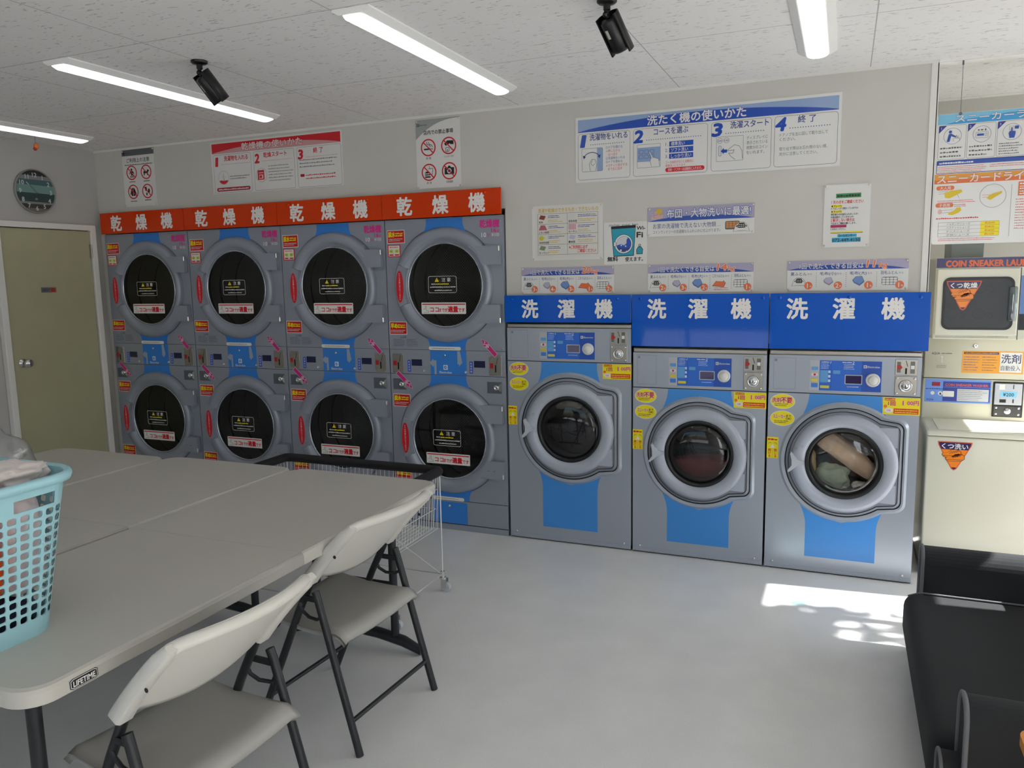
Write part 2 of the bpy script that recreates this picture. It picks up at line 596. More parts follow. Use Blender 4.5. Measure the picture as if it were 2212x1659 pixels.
# door in the left wall
DOORM = mat('olive_cream_door', 'aeac8c', 0.45, noise_amt=0.02, scale=9)
dr = empty('door_1', (XL, 3.885, 0))
struct(dr)
T = LEFTWALL
q = MB(T)
q.box(-.335, .335, .01, 1.985, .004, .03, DOORM, .003)
q.build('door_leaf', dr)
q = MB(T)
for a, b_, c, d in ((-.385, -.341, 0, 2.03), (.341, .385, 0, 2.03), (-.341, .341, 1.99, 2.03)):
    q.box(a, b_, c, d, 0.001, .045, TRIMM, .004)
q.box(-.341, .341, 1.985, 1.99, .001, .012, SEAM)
q.build('door_frame', dr)
q = MB(T)
q.lathe(-.27, 1.077, [(.03, .03), (.03, .036), (.013, .04), (.012, .065), (.026, .075), (.03, .092), (.024, .105), (0, .108)], CHROME, 28)
q.build('door_knob', dr)
q = MB(T)
q.box(-.343, -.331, 1.03, 1.13, .028, .034, STEEL)
q.build('latch_plate', dr)
for z in (1.84, .2):
    q = MB(T)
    q.box(.325, .345, z - .05, z + .05, .03, .036, STEEL)
    q.tube([(.338, z - .05, .04), (.338, z + .05, .04)], .006, STEEL, 8)
    q.build('hinge', dr)
q = MB(T)
q.rect(-.085, 1.548, .03, 1.585, mat('grey_plate', '6d7278', .4), .0312)
q.rect(-.012, 1.552, .026, 1.581, mat('sign_orange', 'c84a24', .4), .0318)
q.micro(-.078, 1.556, -.016, 1.578, 2, INK, .0318, seed=4)
q.micro(-.008, 1.556, .022, 1.578, 2, INK, .0324, seed=5)
q.build('door_sign', dr)['label'] = 'small grey and orange door sign'

# wall clock above the door
ck = empty('wall_clock', (XL, 3.842, 2.24), 'round wall clock with striped teal planks face above the olive door', 'clock')
q = MB(LEFTWALL)
R0 = .142
bands = [(-1, -.80, '6d6862'), (-.80, -.60, '3a3532'), (-.60, -.50, '7c8684'), (-.50, -.08, '2f4444'), (-.08, .30, '6f918a'), (.30, .55, '3f5f66'), (.55, .74, '7d8080'), (.74, 1, '25252c')]
for a, b_, c in bands:
    pts = []
    for k in range(9):
        y = a + (b_ - a) * k / 8
        pts.append((math.sqrt(max(0, 1 - y * y)) * R0, y * R0))
    q.poly(pts + [(-p[0], p[1]) for p in reversed(pts)], mat('clock_' + c, c, .4), .018)
q.build('clock_face', ck)
q = MB(LEFTWALL)
q.lathe(0, 0, [(.147, 0), (.15, .012), (.148, .024), (.142, .022), (.1415, .017)], mat('clock_rim', '8a8a86', .3), 48)
q.build('rim', ck)
CN = mat('clock_numeral', 'c3ccc8', .4)
for k in range(1, 13):
    a = math.radians(90 - 30 * k)
    q = MB(LEFTWALL)
    q.text(str(k), math.cos(a) * .112, math.sin(a) * .112, .038, CN, .019, bold=.02)
    q.build('numeral', ck)
q = MB(LEFTWALL)
q.text('=', 0, -.05, .03, CN, .019)
q.build('printed_mark', ck)
for ang, l, t in ((150 - 12, .062, .007), (90 + 48, .088, .005)):
    a = math.radians(ang)
    q = MB(LEFTWALL)
    q.line((-math.cos(a) * .012, -math.sin(a) * .012), (math.cos(a) * l, math.sin(a) * l), t, CN, .0205)
    q.build('hand', ck)

# small ornament hanging from the ceiling near the clock
o = empty('hanging_ornament', (-4.92, 3.70, ZC), 'tiny orange and red ornament hanging from the ceiling above the clock', 'ornament')
MB().tube([(0, 0, 0), (0, 0, -.055)], .0012, GREYINK, 6).build('thread', o)
MB().blob((.0, .004, -.07), (.012, .016, .018), mat('ornament_orange', 'd9762c', .5), 3, .2, n=10).build('body', o)
MB().blob((0, -.006, -.088), (.008, .012, .012), mat('ornament_red', 'a8201c', .5), 5, .2, n=10).build('tail', o)

# ceiling lights
LEDM = mat('led_diffuser', 'ffffff', 0.4, emit=1.1)
LBODY = mat('light_housing', 'f0f0ee', 0.4)
for i, (cx, y0, lab) in enumerate(((-3.2, 2.54, 'long white ceiling light in front of the camera by the dryers'),
                                   (-1.68, 2.54, 'long white ceiling light between the two black security cameras'),
                                   (-.145, 2.54, 'long white ceiling light over the washers'),
                                   (-4.74, 2.54, 'long white ceiling light next to the wall clock'))):
    L = 1.39
    lt = empty('ceiling_light', (cx, y0, ZC), lab, 'light', 'strip lights on the ceiling')
    q = MB()
    sec = [(-.08, 0), (-.08, -.006), (-.05, -.022), (.05, -.022), (.08, -.006), (.08, 0)]
    q.add([(a, 0, b_) for a, b_ in sec] + [(a, L, b_) for a, b_ in sec], [(k, (k + 1) % 6, 6 + (k + 1) % 6, 6 + k) for k in range(6)] + [tuple(range(6)), tuple(range(6, 12))], LBODY)
    q.build('housing', lt)
    q = MB()
    sec = [(-.045, -.022)] + [(.045 * math.cos(PI + PI * k / 8), -.024 + .016 * math.sin(PI + PI * k / 8)) for k in range(9)] + [(.045, -.022)]
    n = len(sec)
    vs = [(a * .8, .006, -.022 + (b_ + .022) * .4) for a, b_ in sec] + [(a, .03, b_) for a, b_ in sec] + [(a, L - .03, b_) for a, b_ in sec] + [(a * .8, L - .006, -.022 + (b_ + .022) * .4) for a, b_ in sec]
    fs = [(j * n + k, j * n + k + 1, (j + 1) * n + k + 1, (j + 1) * n + k) for j in range(3) for k in range(n - 1)] + [tuple(range(n)), tuple(range(3 * n, 4 * n))]
    q.add(vs, fs, LEDM, False)
    q.build('diffuser', lt)

# security cameras
def sec_cam(x, y, lab):
    o = empty('security_camera', (x, y, ZC), lab, 'security camera', 'black bullet cameras on the ceiling')
    q = MB(lambda p: (p[0], p[1], -p[2]))
    q.lathe(0, 0, [(.036, 0), (.036, .008), (.03, .013), (.012, .016)], BLACKP, 28, cap=True)
    q.build('base', o)
    q = MB()
    q.tube([(0, 0, -.012), (0, 0, -.035)], .013, BLACKP, 12)
    q.tube([(-.004, 0, -.03), (.002, .004, -.062)], .008, BLACKP, 12)
    q.blob((-.004, 0, -.05), (.012, .012, .012), BLACKP, 0, 0, n=10)
    q.build('bracket', o)
    ax = Vector((.28, .55, -.78)).normalized()
    e1 = Vector((1, -.3, 0))
    e1 = (e1 - ax * e1.dot(ax)).normalized()
    e2 = ax.cross(e1)
    if e2.y > 0:
        e2 = -e2
    st = Vector((.004, .008, -.06))
    TC = lambda p: (st + e1 * p[0] + e2 * p[1] + ax * p[2])[:]
    q = MB(TC)
    q.lathe(0, 0, [(0, 0), (.03, 0), (.036, .008), (.036, .112), (.03, .122), (0, .123)], BLACKP, 32)
    q.build('body', o)
    q = MB(TC)
    q.lathe(0, 0, [(.0375, -.012), (.0415, -.012), (.0415, .13), (.0375, .13), (.0375, -.012)], BLACKP, 26, 165, 375)
    for a in (165, 375):
        c, s_ = math.cos(math.radians(a)), math.sin(math.radians(a))
        q.box(.0395 * c - .003, .0395 * c + .003, .0395 * s_ - .001, .0395 * s_ + .012, -.012, .13, BLACKP)
    q.build('sun_shield', o)
    q = MB(TC)
    vs, fs = [], []
    for k in range(5):
        a = math.radians(92 + 22 * k / 4)
        for zz in (.03, .062):
            vs.append((.0363 * math.cos(a), .0363 * math.sin(a), zz))
    fs = [(2 * k, 2 * k + 1, 2 * k + 3, 2 * k + 2) for k in range(4)]
    q.add(vs, fs, mat('grey_sticker', 'b8b8b4', .5))
    q.build('sticker', o)
sec_cam(-2.676, 2.836, 'black security camera by the strip light over the dryers')
sec_cam(-.818, 2.874, 'black security camera above the washing instructions poster')

# ================================================================ tables
TBL = mat('table_plastic', 'bdbab2', 0.42, bump=0.12, scale=900, noise_amt=0.01)
IRON = mat('charcoal_metal', '25272a', 0.38, 0.2)
ZT = .74
def table(x0, x1, y0, y1, lab):
    cx, cy = (x0 + x1) / 2, (y0 + y1) / 2
    t = empty('folding_table', (cx, cy, 0), lab, 'table', 'white folding tables pushed together')
    hx, hy = (x1 - x0) / 2 - .002, (y1 - y0) / 2 - .002
    for sgn in (-1, 1):
        r = .07
        o = [(-hx, .0012), (hx, .0012)] + arc(hx - r, hy - r, r, r, 0, 90, 7) + arc(-hx + r, hy - r, r, r, 90, 180, 7)
        o = [(p[0], p[1] * sgn) for p in o]
        c = (0, hy / 2 * sgn)
        def ins(k):
            res = []
            for p in o:
                sx = (hx - k) / hx
                yy = p[1]
                if abs(yy) > .01:
                    yy = sgn * (.0012 + (abs(yy) - .0012) * (hy - k) / hy)
                res.append((p[0] * sx, yy))
            return res
        q = MB()
        lv = [(0.012, ZT - .048), (.0, ZT - .04), (0, ZT - .012), (.004, ZT - .004), (.012, ZT)]
        for (k0, z0), (k1, z1) in zip(lv, lv[1:]):
            q.strip(ins(k0), ins(k1), TBL, z0, z1, True)
        q.poly(ins(.012), TBL, ZT)
        q.poly(ins(.012), TBL, ZT - .048)
        q.build('tabletop', t)
    for sgn in (-1, 1):
        yl = sgn * (hy - .13)
        for sx in (-1, 1):
            q = MB()
            q.tube([(sx * .2, yl, .05), (sx * .2, yl, ZT - .05)], .0175, IRON, 12)
            q.tube([(sx * .2, yl, .62), (sx * .2, yl - sgn * .25, ZT - .05)], .01, IRON, 8)
            q.build('leg', t)
        q = MB()
        pts = [(-.33, yl, .018), (-.24, yl, .05), (-.12, yl, .068), (0, yl, .074), (.12, yl, .068), (.24, yl, .05), (.33, yl, .018)]
        q.tube(pts, [.018, .024, .024, .024, .024, .024, .018], IRON, 10)
        q.tube([(-.2, yl, .3), (.2, yl, .3)], .011, IRON, 8)
        q.build('foot_beam', t)
    return t
XT = -1.562
t1 = table(XT - .758, XT, 1.03, 2.903, 'white folding table beside the chairs, holding the light blue laundry hamper')
table(XT - 1.518, XT - .762, 1.03, 2.903, 'white folding table in the middle of the three joined tables')
table(XT - 2.278, XT - 1.522, 1.03, 2.875, 'white folding table by the olive door')
q = MB(lambda p: (p[2], p[0], p[1]))
cx, cy = XT - .379, (1.03 + 2.903) / 2
q.T = lambda p: (.3772 + p[2], p[0] * .66 - .80, p[1] * .8 + .715)
oct_ = [(-.055, -.011), (-.044, -.016), (.044, -.016), (.055, -.011), (.055, .011), (.044, .016), (-.044, .016), (-.055, .011)]
q.poly(oct_, INK, .0008)
q.poly([(a * .94, b_ * .88) for a, b_ in oct_], WHITE, .0012)
q.poly([(a * .9, b_ * .78) for a, b_ in oct_], INK, .0016)
q.text('LIFETIME', 0, 0, .021, WHITE, .002, width=.085, bold=.03)
q.build('maker_badge', t1)['label'] = 'small black maker badge on the table edge'

# ================================================================ chairs
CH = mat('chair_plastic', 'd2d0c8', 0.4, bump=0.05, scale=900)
def chair(loc, rz, lab):
    c = empty('folding_chair', loc, lab, 'chair', 'white folding chairs at the table', rz)
    def seat(a, b):
        x = .142 - .40 * a
        z = .425 + .018 * a - .012 * math.sin(PI * a)
        e = abs(2 * b - 1)
        if a < .12:
            z -= .03 * (1 - a / .12) ** 2
        if a > .9:
            z -= .03 * ((a - .9) / .1) ** 2
        z -= .012 * (1 - e * e) + .012 * max(0, (e - .88) / .12) ** 2
        wy = .212 + .012 * (1 - a)
        return (x, (2 * b - 1) * wy, z)
    MB().shell(seat, 18, 18, .022, mat('shaded_seat_plastic', 'a4a29c', 0.45, bump=0.08, scale=900)).build('seat', c)  # darker than the backrest: shade on the seat put into the colour
    def crest(y):
        e = abs(y)
        zt = .812 - .012 * e ** 4 - .02 * max(0, (e - .8) / .2) ** 2
        return .0 + (zt - .592) * .92 + .055 * (1 - e * e), zt
    def back(a, b):
        y = 2 * b - 1
        e = abs(y)
        zt = crest(y)[1]
        zb = .565 + .045 * e ** 2
        z = zb + (zt - zb) * a
        x = .0 + (z - .592) * .92 + .055 * (1 - e * e)
        fl = max(0, (e - .86) / .14)
        x -= .02 * fl * fl * (1 - a)
        return (x, y * .243, z)
    q = MB()
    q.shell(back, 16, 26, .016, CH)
    q.tube([(crest(k / 12)[0] - .012, k / 12 * .243, crest(k / 12)[1] - .006) for k in range(-12, 13)], [.011] + [.0165] * 23 + [.011], CH, 12)
    q.build('backrest', c)
    for k in (-1, 1):      # moulded side sleeves that take the tubes
        q = MB()
        rows = []
        for f in range(9):
            t = f / 8
            z = .592 + .21 * t
            x = .002 + .165 * t + .035 * t * t
            hw, hd = (.024 - .004 * t) * (1 if f < 8 else .6), (.022 - .004 * t) * (1 if f < 8 else .6)
            d = Vector((.82, 0, -.57))
            y0 = .226 + .006 * t
            rows.append([(x + d.x * sx * hd, k * (y0 + sy * hw), z + d.z * sx * hd) for sx, sy in ((-1, -.7), (-.7, -1), (.7, -1), (1, -.7), (1, .7), (.7, 1), (-.7, 1), (-1, .7))])
        vs = [p for r in rows for p in r]
        q.add(vs, [(i * 8 + j, i * 8 + (j + 1) % 8, (i + 1) * 8 + (j + 1) % 8, (i + 1) * 8 + j) for i in range(8) for j in range(8)], CH, True)
        q.add(rows[0], [tuple(range(8))], CH)
        q.add(rows[-1], [tuple(range(8))], CH)
        sl = q.build('backrest_side', c)
        q = MB()
        q.tube([(.128 + .009, k * .2545, .70), (.128 + .009, k * .2535, .70)], .006, IRON, 10)
        q.build('rivet_hole', sl)
    for s in (-1, 1):
        q = MB()
        q.tube([(-.275, s * .212, .0), (-.161, s * .213, .253), (-.067, s * .214, .457), (.004, s * .214, .592), (.03, s * .215, .625), (.1, s * .217, .70)], .0135, IRON, 12)
        q.build('front_leg', c)
        q = MB()
        q.tube([(.03, s * .234, .557), (.04, s * .235, .53), (.19, s * .238, .0)], .0135, IRON, 12)
        q.box(-.03, .04, s * .223 - .004, s * .223 + .004, .512, .53, IRON)
        q.build('rear_leg', c)
        q = MB()
        q.tube([(-.05, s * .222, .49), (-.04, s * .222, .47), (-.01, s * .226, .455), (.03, s * .232, .455), (.056, s * .236, .472)], .006, IRON, 8)
        q.build('brace', c)
    MB().tube([(.158, -.237, .115), (.158, .237, .115)], .0085, IRON, 8).build('rear_crossbar', c)
    MB().tube([(-.225, -.213, .11), (-.225, .213, .11)], .0085, IRON, 8).build('front_crossbar', c)
    return c
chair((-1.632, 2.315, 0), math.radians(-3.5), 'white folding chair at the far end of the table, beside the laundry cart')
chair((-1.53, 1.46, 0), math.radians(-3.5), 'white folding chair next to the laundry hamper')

# ================================================================ laundry hamper and what is in it
HB = mat('hamper_blue', '9fced8', 0.38)
hx0, hy0 = -1.985, 1.165
hm = empty('laundry_hamper', (hx0, hy0, ZT), 'light blue plastic laundry hamper full of clothes on the table', 'laundry hamper')
def outl(a, b_, r, n=None):
    return rr_outline(-a, -b_, a, b_, r, 8)
def per(s, t):
    """point on the hamper wall: s along the perimeter 0..1, t height 0..1"""
    a, b_, r = .165 + .055 * t, .15 + .055 * t, .08 + .02 * t
    segs = []
    S = s % 1.0
    La, Lb, Lc = 2 * (a - r), 2 * (b_ - r), PI * r / 2
    tot = 2 * La + 2 * Lb + 4 * Lc
    d = S * tot
    parts = [('x', Lb), ('c', Lc), ('y', La), ('c', Lc), ('x', Lb), ('c', Lc), ('y', La), ('c', Lc)]
    cen = [None, (a - r, b_ - r, 0), None, (-(a - r), b_ - r, 90), None, (-(a - r), -(b_ - r), 180), None, (a - r, -(b_ - r), 270)]
    for i, (k, L) in enumerate(parts):
        if d <= L + 1e-9:
            if k == 'c':
                an = math.radians(cen[i][2] + 90 * d / L)
                return (cen[i][0] + r * math.cos(an), cen[i][1] + r * math.sin(an))
            f = d - L / 2
            return {0: (a, f), 2: (-f, b_), 4: (-a, -f), 6: (f, -b_)}[i]
        d -= L
    return (a, -(b_ - r))
HH = .4
def wallp(s, t, off=0):
    x, y = per(s, t)
    k = 1 - off / .19
    return (x * k, y * k, t * HH)
q = MB()
NC, NR = 44, 12
t0_, t1_ = .11, .815
for off in (0, .003):
    for i in range(NC):
        for j in range(NR):
            sa, sb = i / NC, (i + 1) / NC
            ta, tb = t0_ + (t1_ - t0_) * j / NR, t0_ + (t1_ - t0_) * (j + 1) / NR
            inn = rr_outline(.15, .14, .85, .86, .2, 2)
            outp = []
            for (u, v) in inn:
                du, dv = u - .5, v - .5
                k = .5 / max(abs(du), abs(dv))
                outp.append((.5 + du * k, .5 + dv * k))
            n = len(inn)
            vs = [wallp(sa + (sb - sa) * u, ta + (tb - ta) * v, off) for u, v in outp] + [wallp(sa + (sb - sa) * u, ta + (tb - ta) * v, off) for u, v in inn]
            q.add(vs, [(k, (k + 1) % n, n + (k + 1) % n, n + k) for k in range(n)], HB)
            # corner fill between neighbouring outer points
            cs = [(0, 0), (1, 0), (1, 1), (0, 1)]
            for c in cs:
                ks = sorted(range(n), key=lambda k: (outp[k][0] - c[0]) ** 2 + (outp[k][1] - c[1]) ** 2)[:2]
                q.add([wallp(sa + (sb - sa) * u, ta + (tb - ta) * v, off) for u, v in (outp[ks[0]], c, outp[ks[1]])], [(0, 1, 2)], HB)
    M_ = 96
    slot = lambda s, t: .905 > t > .83 and (abs(s % 1 - .118) < .036 or abs(s % 1 - .618) < .036)
    for ta, tb in ((0, .055), (.055, t0_), (t1_, .83), (.83, .905), (.905, 1.0)):
        for i in range(M_):
            if slot((i + .5) / M_, (ta + tb) / 2):
                continue
            q.add([wallp(i / M_, ta, off), wallp((i + 1) / M_, ta, off), wallp((i + 1) / M_, tb, off), wallp(i / M_, tb, off)], [(0, 1, 2, 3)], HB)
q.add([wallp(i / 48, 0) for i in range(48)], [tuple(range(48))], HB)
q.build('basket_wall', hm)
q = MB()
vs, fs = [], []
prof = [(0.0, -.02), (.013, -.018), (.016, -.010), (.017, -.004), (.014, .002), (.006, .006), (-.003, 0.0)]
for i in range(96):
    x, y = per(i / 96, 1.0)
    d = Vector((x, y)).normalized()
    for r, z in prof:
        vs.append((x + d.x * r, y + d.y * r, HH + z))
k = len(prof)
for i in range(96):
    for j in range(k - 1):
        i2 = (i + 1) % 96
        fs.append((i * k + j, i2 * k + j, i2 * k + j + 1, i * k + j + 1))
q.add(vs, fs, HB, True)
q.build('rim', hm)
def cloth(name, c, size, colr, seed, lab, amp=.3, fr=2.0, sq=.8):
    m = mat('cloth_' + colr, colr, .9, noise_amt=.06, scale=25, bump=.5)
    o = MB().blob((0, 0, 0), size, m, seed, amp, fr, 30, sq).build(name, None, (hx0 + c[0], hy0 + c[1], ZT + c[2]))
    tag(o, lab, 'clothing')
    return o
cloth('folded_garment', (.0, .0, .047), (.135, .12, .04), '20263f', 1, 'dark navy garment at the bottom of the blue hamper', .06, sq=.5)
cloth('orange_towel', (.07, -.055, .235), (.1, .078, .14), 'ee5f10', 2, 'orange towel seen through the hamper holes beside the handle slot', .08, sq=.5)
cloth('white_towel', (.07, .09, .23), (.095, .062, .135), 'e3d6d8', 3, 'pinkish white towel filling the hamper beside the orange towel', .06, sq=.65)
cloth('grey_garment', (-.09, .0, .22), (.055, .14, .12), 'a9a6a2', 4, 'pale grey garment at the back inside the hamper', .08, sq=.5)
cloth('rumpled_towel', (.085, .085, .398), (.085, .085, .03), 'd8d0cc', 6, 'rumpled white terry towel on top at the hamper rim', .35)
cloth('orange_shirt', (.1, -.045, .392), (.055, .042, .022), 'df520c', 8, 'orange shirt on top beside the white towel in the hamper', .3)
cloth('yellow_shirt', (-.03, .02, .418), (.05, .13, .02), 'd5c91e', 7, 'yellow shirt on top of the clothes in the hamper', .25)
cloth('white_shirt', (-.095, .07, .425), (.05, .09, .034), 'dcd6cf', 9, 'white shirt heaped highest at the back of the hamper', .35)
# clear bag behind the hamper
BAG = glass('clear_film', (.93, .94, .95), .18, .3)
o = MB().blob((0, 0, .17), (.2, .17, .17), BAG, 11, .25, 1.3, 26, .75).build('plastic_bag', None, (-2.79, 1.72, ZT + .035))
tag(o, 'crumpled clear plastic bag on the tables behind the blue hamper', 'bag')

# ================================================================ laundry cart
WIRE = mat('white_wire', 'dcdcda', 0.35)
FOAM = mat('black_foam_bumper', '0d0d0f', 0.6)
cx0, cx1, cy0, cy1, cz = -2.81, -1.85, 2.94, 3.43, .635
ct = empty('laundry_cart', ((cx0 + cx1) / 2, (cy0 + cy1) / 2, 0), 'white wire laundry cart with black padded rim, behind the tables', 'laundry cart')
a, b_ = (cx1 - cx0) / 2, (cy1 - cy0) / 2
q = MB()
pts = [(p[0], p[1], cz) for p in rr_outline(-a, -b_, a, b_, .03, 3)]
q.tube(pts, .024, FOAM, 10, True)
q.build('padded_rim', ct)
q = MB()
zb = .34
for i in range(37):
    x = -a + .01 + (2 * a - .02) * i / 36
    for s in (-1, 1):
        q.tube([(x, s * (b_ - .008), cz), (x, s * (b_ - .03), zb)], .0014, WIRE, 5)
    q.tube([(x, -b_ + .03, zb), (x, b_ - .03, zb)], .0014, WIRE, 5)
for i in range(19):
    y = -b_ + .01 + (2 * b_ - .02) * i / 18
    for s in (-1, 1):
        q.tube([(s * (a - .008), y, cz), (s * (a - .03), y, zb)], .0014, WIRE, 5)
for z in (zb, .44, .54):
    k = .03 - .022 * (z - zb) / (cz - zb)
    q.tube([(p[0], p[1], z) for p in ((-a + k, -b_ + k), (a - k, -b_ + k), (a - k, b_ - k), (-a + k, b_ - k))], .002, WIRE, 6, True)
q.build('wire_basket', ct)
q = MB()
for sx in (-1, 1):
    for sy in (-1, 1):
        q.tube([(sx * (a - .004), sy * (b_ - .004), .085), (sx * (a - .004), sy * (b_ - .004), cz)], .0036, WIRE, 8)
q.tube([(sx * (a - .004), sy * (b_ - .004), .09) for sx, sy in ((-1, -1), (1, -1), (1, 1), (-1, 1))], .0032, WIRE, 8, True)
for s in (-1, 1):
    q.tube([(a - .01, s * (b_ - .006), .09), (a - .44, s * (b_ - .006), zb)], .0028, WIRE, 8)
    q.tube([(-a + .01, s * (b_ - .006), .09), (-a + .44, s * (b_ - .006), zb)], .0028, WIRE, 8)
q.build('frame', ct)
WHEELM = mat('clear_grey_wheel', 'b9c0c6', 0.2)
for sx in (-1, 1):
    for sy in (-1, 1):
        q = MB()
        x, y = sx * (a - .004), sy * (b_ - .004)
        q.tube([(x, y, .105), (x, y, .07)], .011, CHROME, 10)
        q.tube([(x, y, .075), (x, y, .066)], .018, CHROME, 14)
        for d in (-.014, .014):
            q.box(x - .004, x + .024, y + d - .0015, y + d + .0015, .02, .068, CHROME)
        cst = q.build('caster', ct)
        q = MB()
        w_ = [(x + .018 + .024 * math.cos(2 * PI * k / 20), .0245 + .024 * math.sin(2 * PI * k / 20)) for k in range(20)]
        q.add([(p[0], y - .011, p[1]) for p in w_] + [(p[0], y + .011, p[1]) for p in w_], [(k, (k + 1) % 20, 20 + (k + 1) % 20, 20 + k) for k in range(20)] + [tuple(range(20)), tuple(range(20, 40))], WHEELM)
        q.build('wheel', cst)

# ================================================================ sofa and side table
SOFA = mat('charcoal_fabric', '27292b', 0.95, noise_amt=0.10, scale=500, bump=0.4)
PIPE = mat('grey_piping', '6c6e72', 0.9)
sf = empty('sofa', (.7, 2.89, 0), 'charcoal fabric sofa with piped arms in front of the shoe washer', 'sofa')
X = lambda x: x - .7
Y = lambda y: y - 2.89
q = MB()
q.box(X(.305), X(1.05), Y(2.33), Y(3.45), .0, .2, SOFA, .03, 3)
q.build('base', sf)
q = MB()
q.box(X(.268), X(.95), Y(2.345), Y(3.445), .12, .305, SOFA, .05, 5)
q.build('seat_cushion', sf)
q = MB()
q.tube([(X(.285), Y(3.425), .286), (X(.33), Y(3.432), .302), (X(.9), Y(3.432), .302)], .004, PIPE, 8)
q.build('seat_piping', sf)
for (ya, yb) in ((3.452, 3.57), (2.2, 2.328)):
    q = MB()
    o_ = rr_outline(Y(ya), .0, Y(yb), .475, .056, 6)
    q.T = lambda p: (p[2], p[0], p[1])
    q.prism(o_, X(.335), X(1.05), SOFA)
    ar = q.build('armrest', sf)
    q = MB()
    pp = [(X(.335), p[0], p[1]) for p in o_]
    q.tube(pp, .007, PIPE, 8, True)
    q.build('arm_piping', ar)
q = MB()
o_ = rr_outline(Y(2.205), .0, Y(2.325), .3, .05, 6)
q.T = lambda p: (p[2], p[0], p[1])
q.prism(o_, X(.285), X(.336), SOFA)
pn = q.build('front_panel', sf)
MB().tube([(X(.285), p[0], p[1]) for p in o_], .005, PIPE, 8, True).build('panel_piping', pn)
q = MB()
q.box(X(.93), X(1.1), Y(2.2), Y(3.57), .05, .6, SOFA, .05, 4)
q.build('backrest', sf)
WOOD = mat('orange_wood', 'd58a2c', 0.4, noise_amt=0.12, scale=6)
st = empty('side_table', (.72, 1.84, 0), 'orange wooden side table beside the charcoal sofa', 'side table')
q = MB()
q.prism(rr_outline(-.295, -.26, .295, .26, .04, 5), .475, .5, WOOD)
q.build('tabletop', st)
for sx in (-1, 1):
    for sy in (-1, 1):
        MB().tube([(sx * .25, sy * .215, 0), (sx * .235, sy * .2, .475)], .016, WOOD, 12).build('leg', st)

# tree outside the window wall; its leaves break up the sunlight on the floor
tr = empty('street_tree', (4.1, 3.95, -.03), 'leafy tree outside the window wall, dappling the sunlit floor', 'tree')
q = MB()
q.tube([(0.15, 0.35, 0), (.12, .3, 1.2), (.05, .2, 2.2), (0, .1, 3.2), (.02, 0.05, 4.0)], [.05, .045, .035, .025, .012], mat('bark', '5a4a3a', .9), 8)
for k in range(7):
    z = 2.3 + k * .22
    an = k * 2.1
    q.tube([(.03, .12, z), (.03 + .25 * math.cos(an), .05 + .25 * math.sin(an), z + .22)], [.014, .005], mat('bark', '5a4a3a', .9), 6)
q.build('trunk', tr)
q = MB()
R = random.Random(12)
LF = mat('leaf_green', '4c7a35', .6)
for k in range(125):
    c = Vector((R.gauss(0, .28), R.uniform(-.08, .30), 3.36 + R.gauss(0, .2)))
    if R.random() < .25:
        c.z -= .25
    d = Vector((R.uniform(-1, 1), R.uniform(-1, 1), R.uniform(-.6, .6))).normalized()
    e = d.cross(Vector((R.uniform(-1, 1), R.uniform(-1, 1), R.uniform(-1, 1)))).normalized()
    l, w_ = R.uniform(.06, .1), R.uniform(.022, .036)
    q.add([(c - d * l)[:], (c + e * w_)[:], (c + d * l)[:], (c - e * w_)[:]], [(0, 1, 2, 3)], LF)
q.build('foliage', tr)
# ================================================================ stacked dryers
YM = 4.33
DW = .8125
DGLASS = glass('dryer_door_glass', (.5, .51, .52), .035)
DRUM = mat('drum_steel', '8d8a82', 0.42, 0.7)
DARKIN = mat('dark_interior', '1a1b1d', 0.6)
LCD = mat('lcd_dark_blue', '1b2144', 0.15)
BTNRED = mat('button_red', 'b01a22', 0.3)
DBLUE = mat('shaded_dryer_blue', '2f7fd6', 0.35)  # deeper than the washers' light blue, shade on the dryers mixed into it
def perforated():
    m = mat('perforated_steel', '96938a', 0.4, 0.6)
    nt = m.node_tree
    b = nt.nodes['Principled BSDF']
    tc = nt.nodes.new('ShaderNodeTexCoord')
    mp = nt.nodes.new('ShaderNodeMapping')
    mp.inputs['Scale'].default_value = (52, 52, 52)
    nt.links.new(tc.outputs['Object'], mp.inputs[0])
    sx = nt.nodes.new('ShaderNodeSeparateXYZ')
    nt.links.new(mp.outputs[0], sx.inputs[0])
    def M(op, a, c=None):
        n = nt.nodes.new('ShaderNodeMath')
        n.operation = op
        for i, q in enumerate((a, c)):
            if isinstance(q, (int, float)):
                n.inputs[i].default_value = q
            elif q is not None:
                nt.links.new(q, n.inputs[i])
        return n.outputs[0]
    u, v = M('ADD', sx.outputs[0], sx.outputs[2]), M('SUBTRACT', sx.outputs[0], sx.outputs[2])
    fu, fv = M('SUBTRACT', M('FRACT', u), .5), M('SUBTRACT', M('FRACT', v), .5)
    d = M('ADD', M('MULTIPLY', fu, fu), M('MULTIPLY', fv, fv))
    hole = M('LESS_THAN', d, .075)
    mx = nt.nodes.new('ShaderNodeMix')
    mx.data_type = 'RGBA'
    mx.inputs[6].default_value = lin('96938a')
    mx.inputs[7].default_value = lin('141414')
    nt.links.new(hole, mx.inputs[0])
    nt.links.new(mx.outputs[2], b.inputs['Base Color'])
    return m
PERF = perforated()
def tri_caution(q, u, v, h, w):
    q.poly([(u - h * .6, v - h * .5), (u + h * .6, v - h * .5), (u, v + h * .55)], YEL, w)
    q.rect(u - h * .06, v - h * .1, u + h * .06, v + h * .3, INK, w + LAY)
    q.rect(u - h * .06, v - h * .35, u + h * .06, v - h * .22, INK, w + LAY)
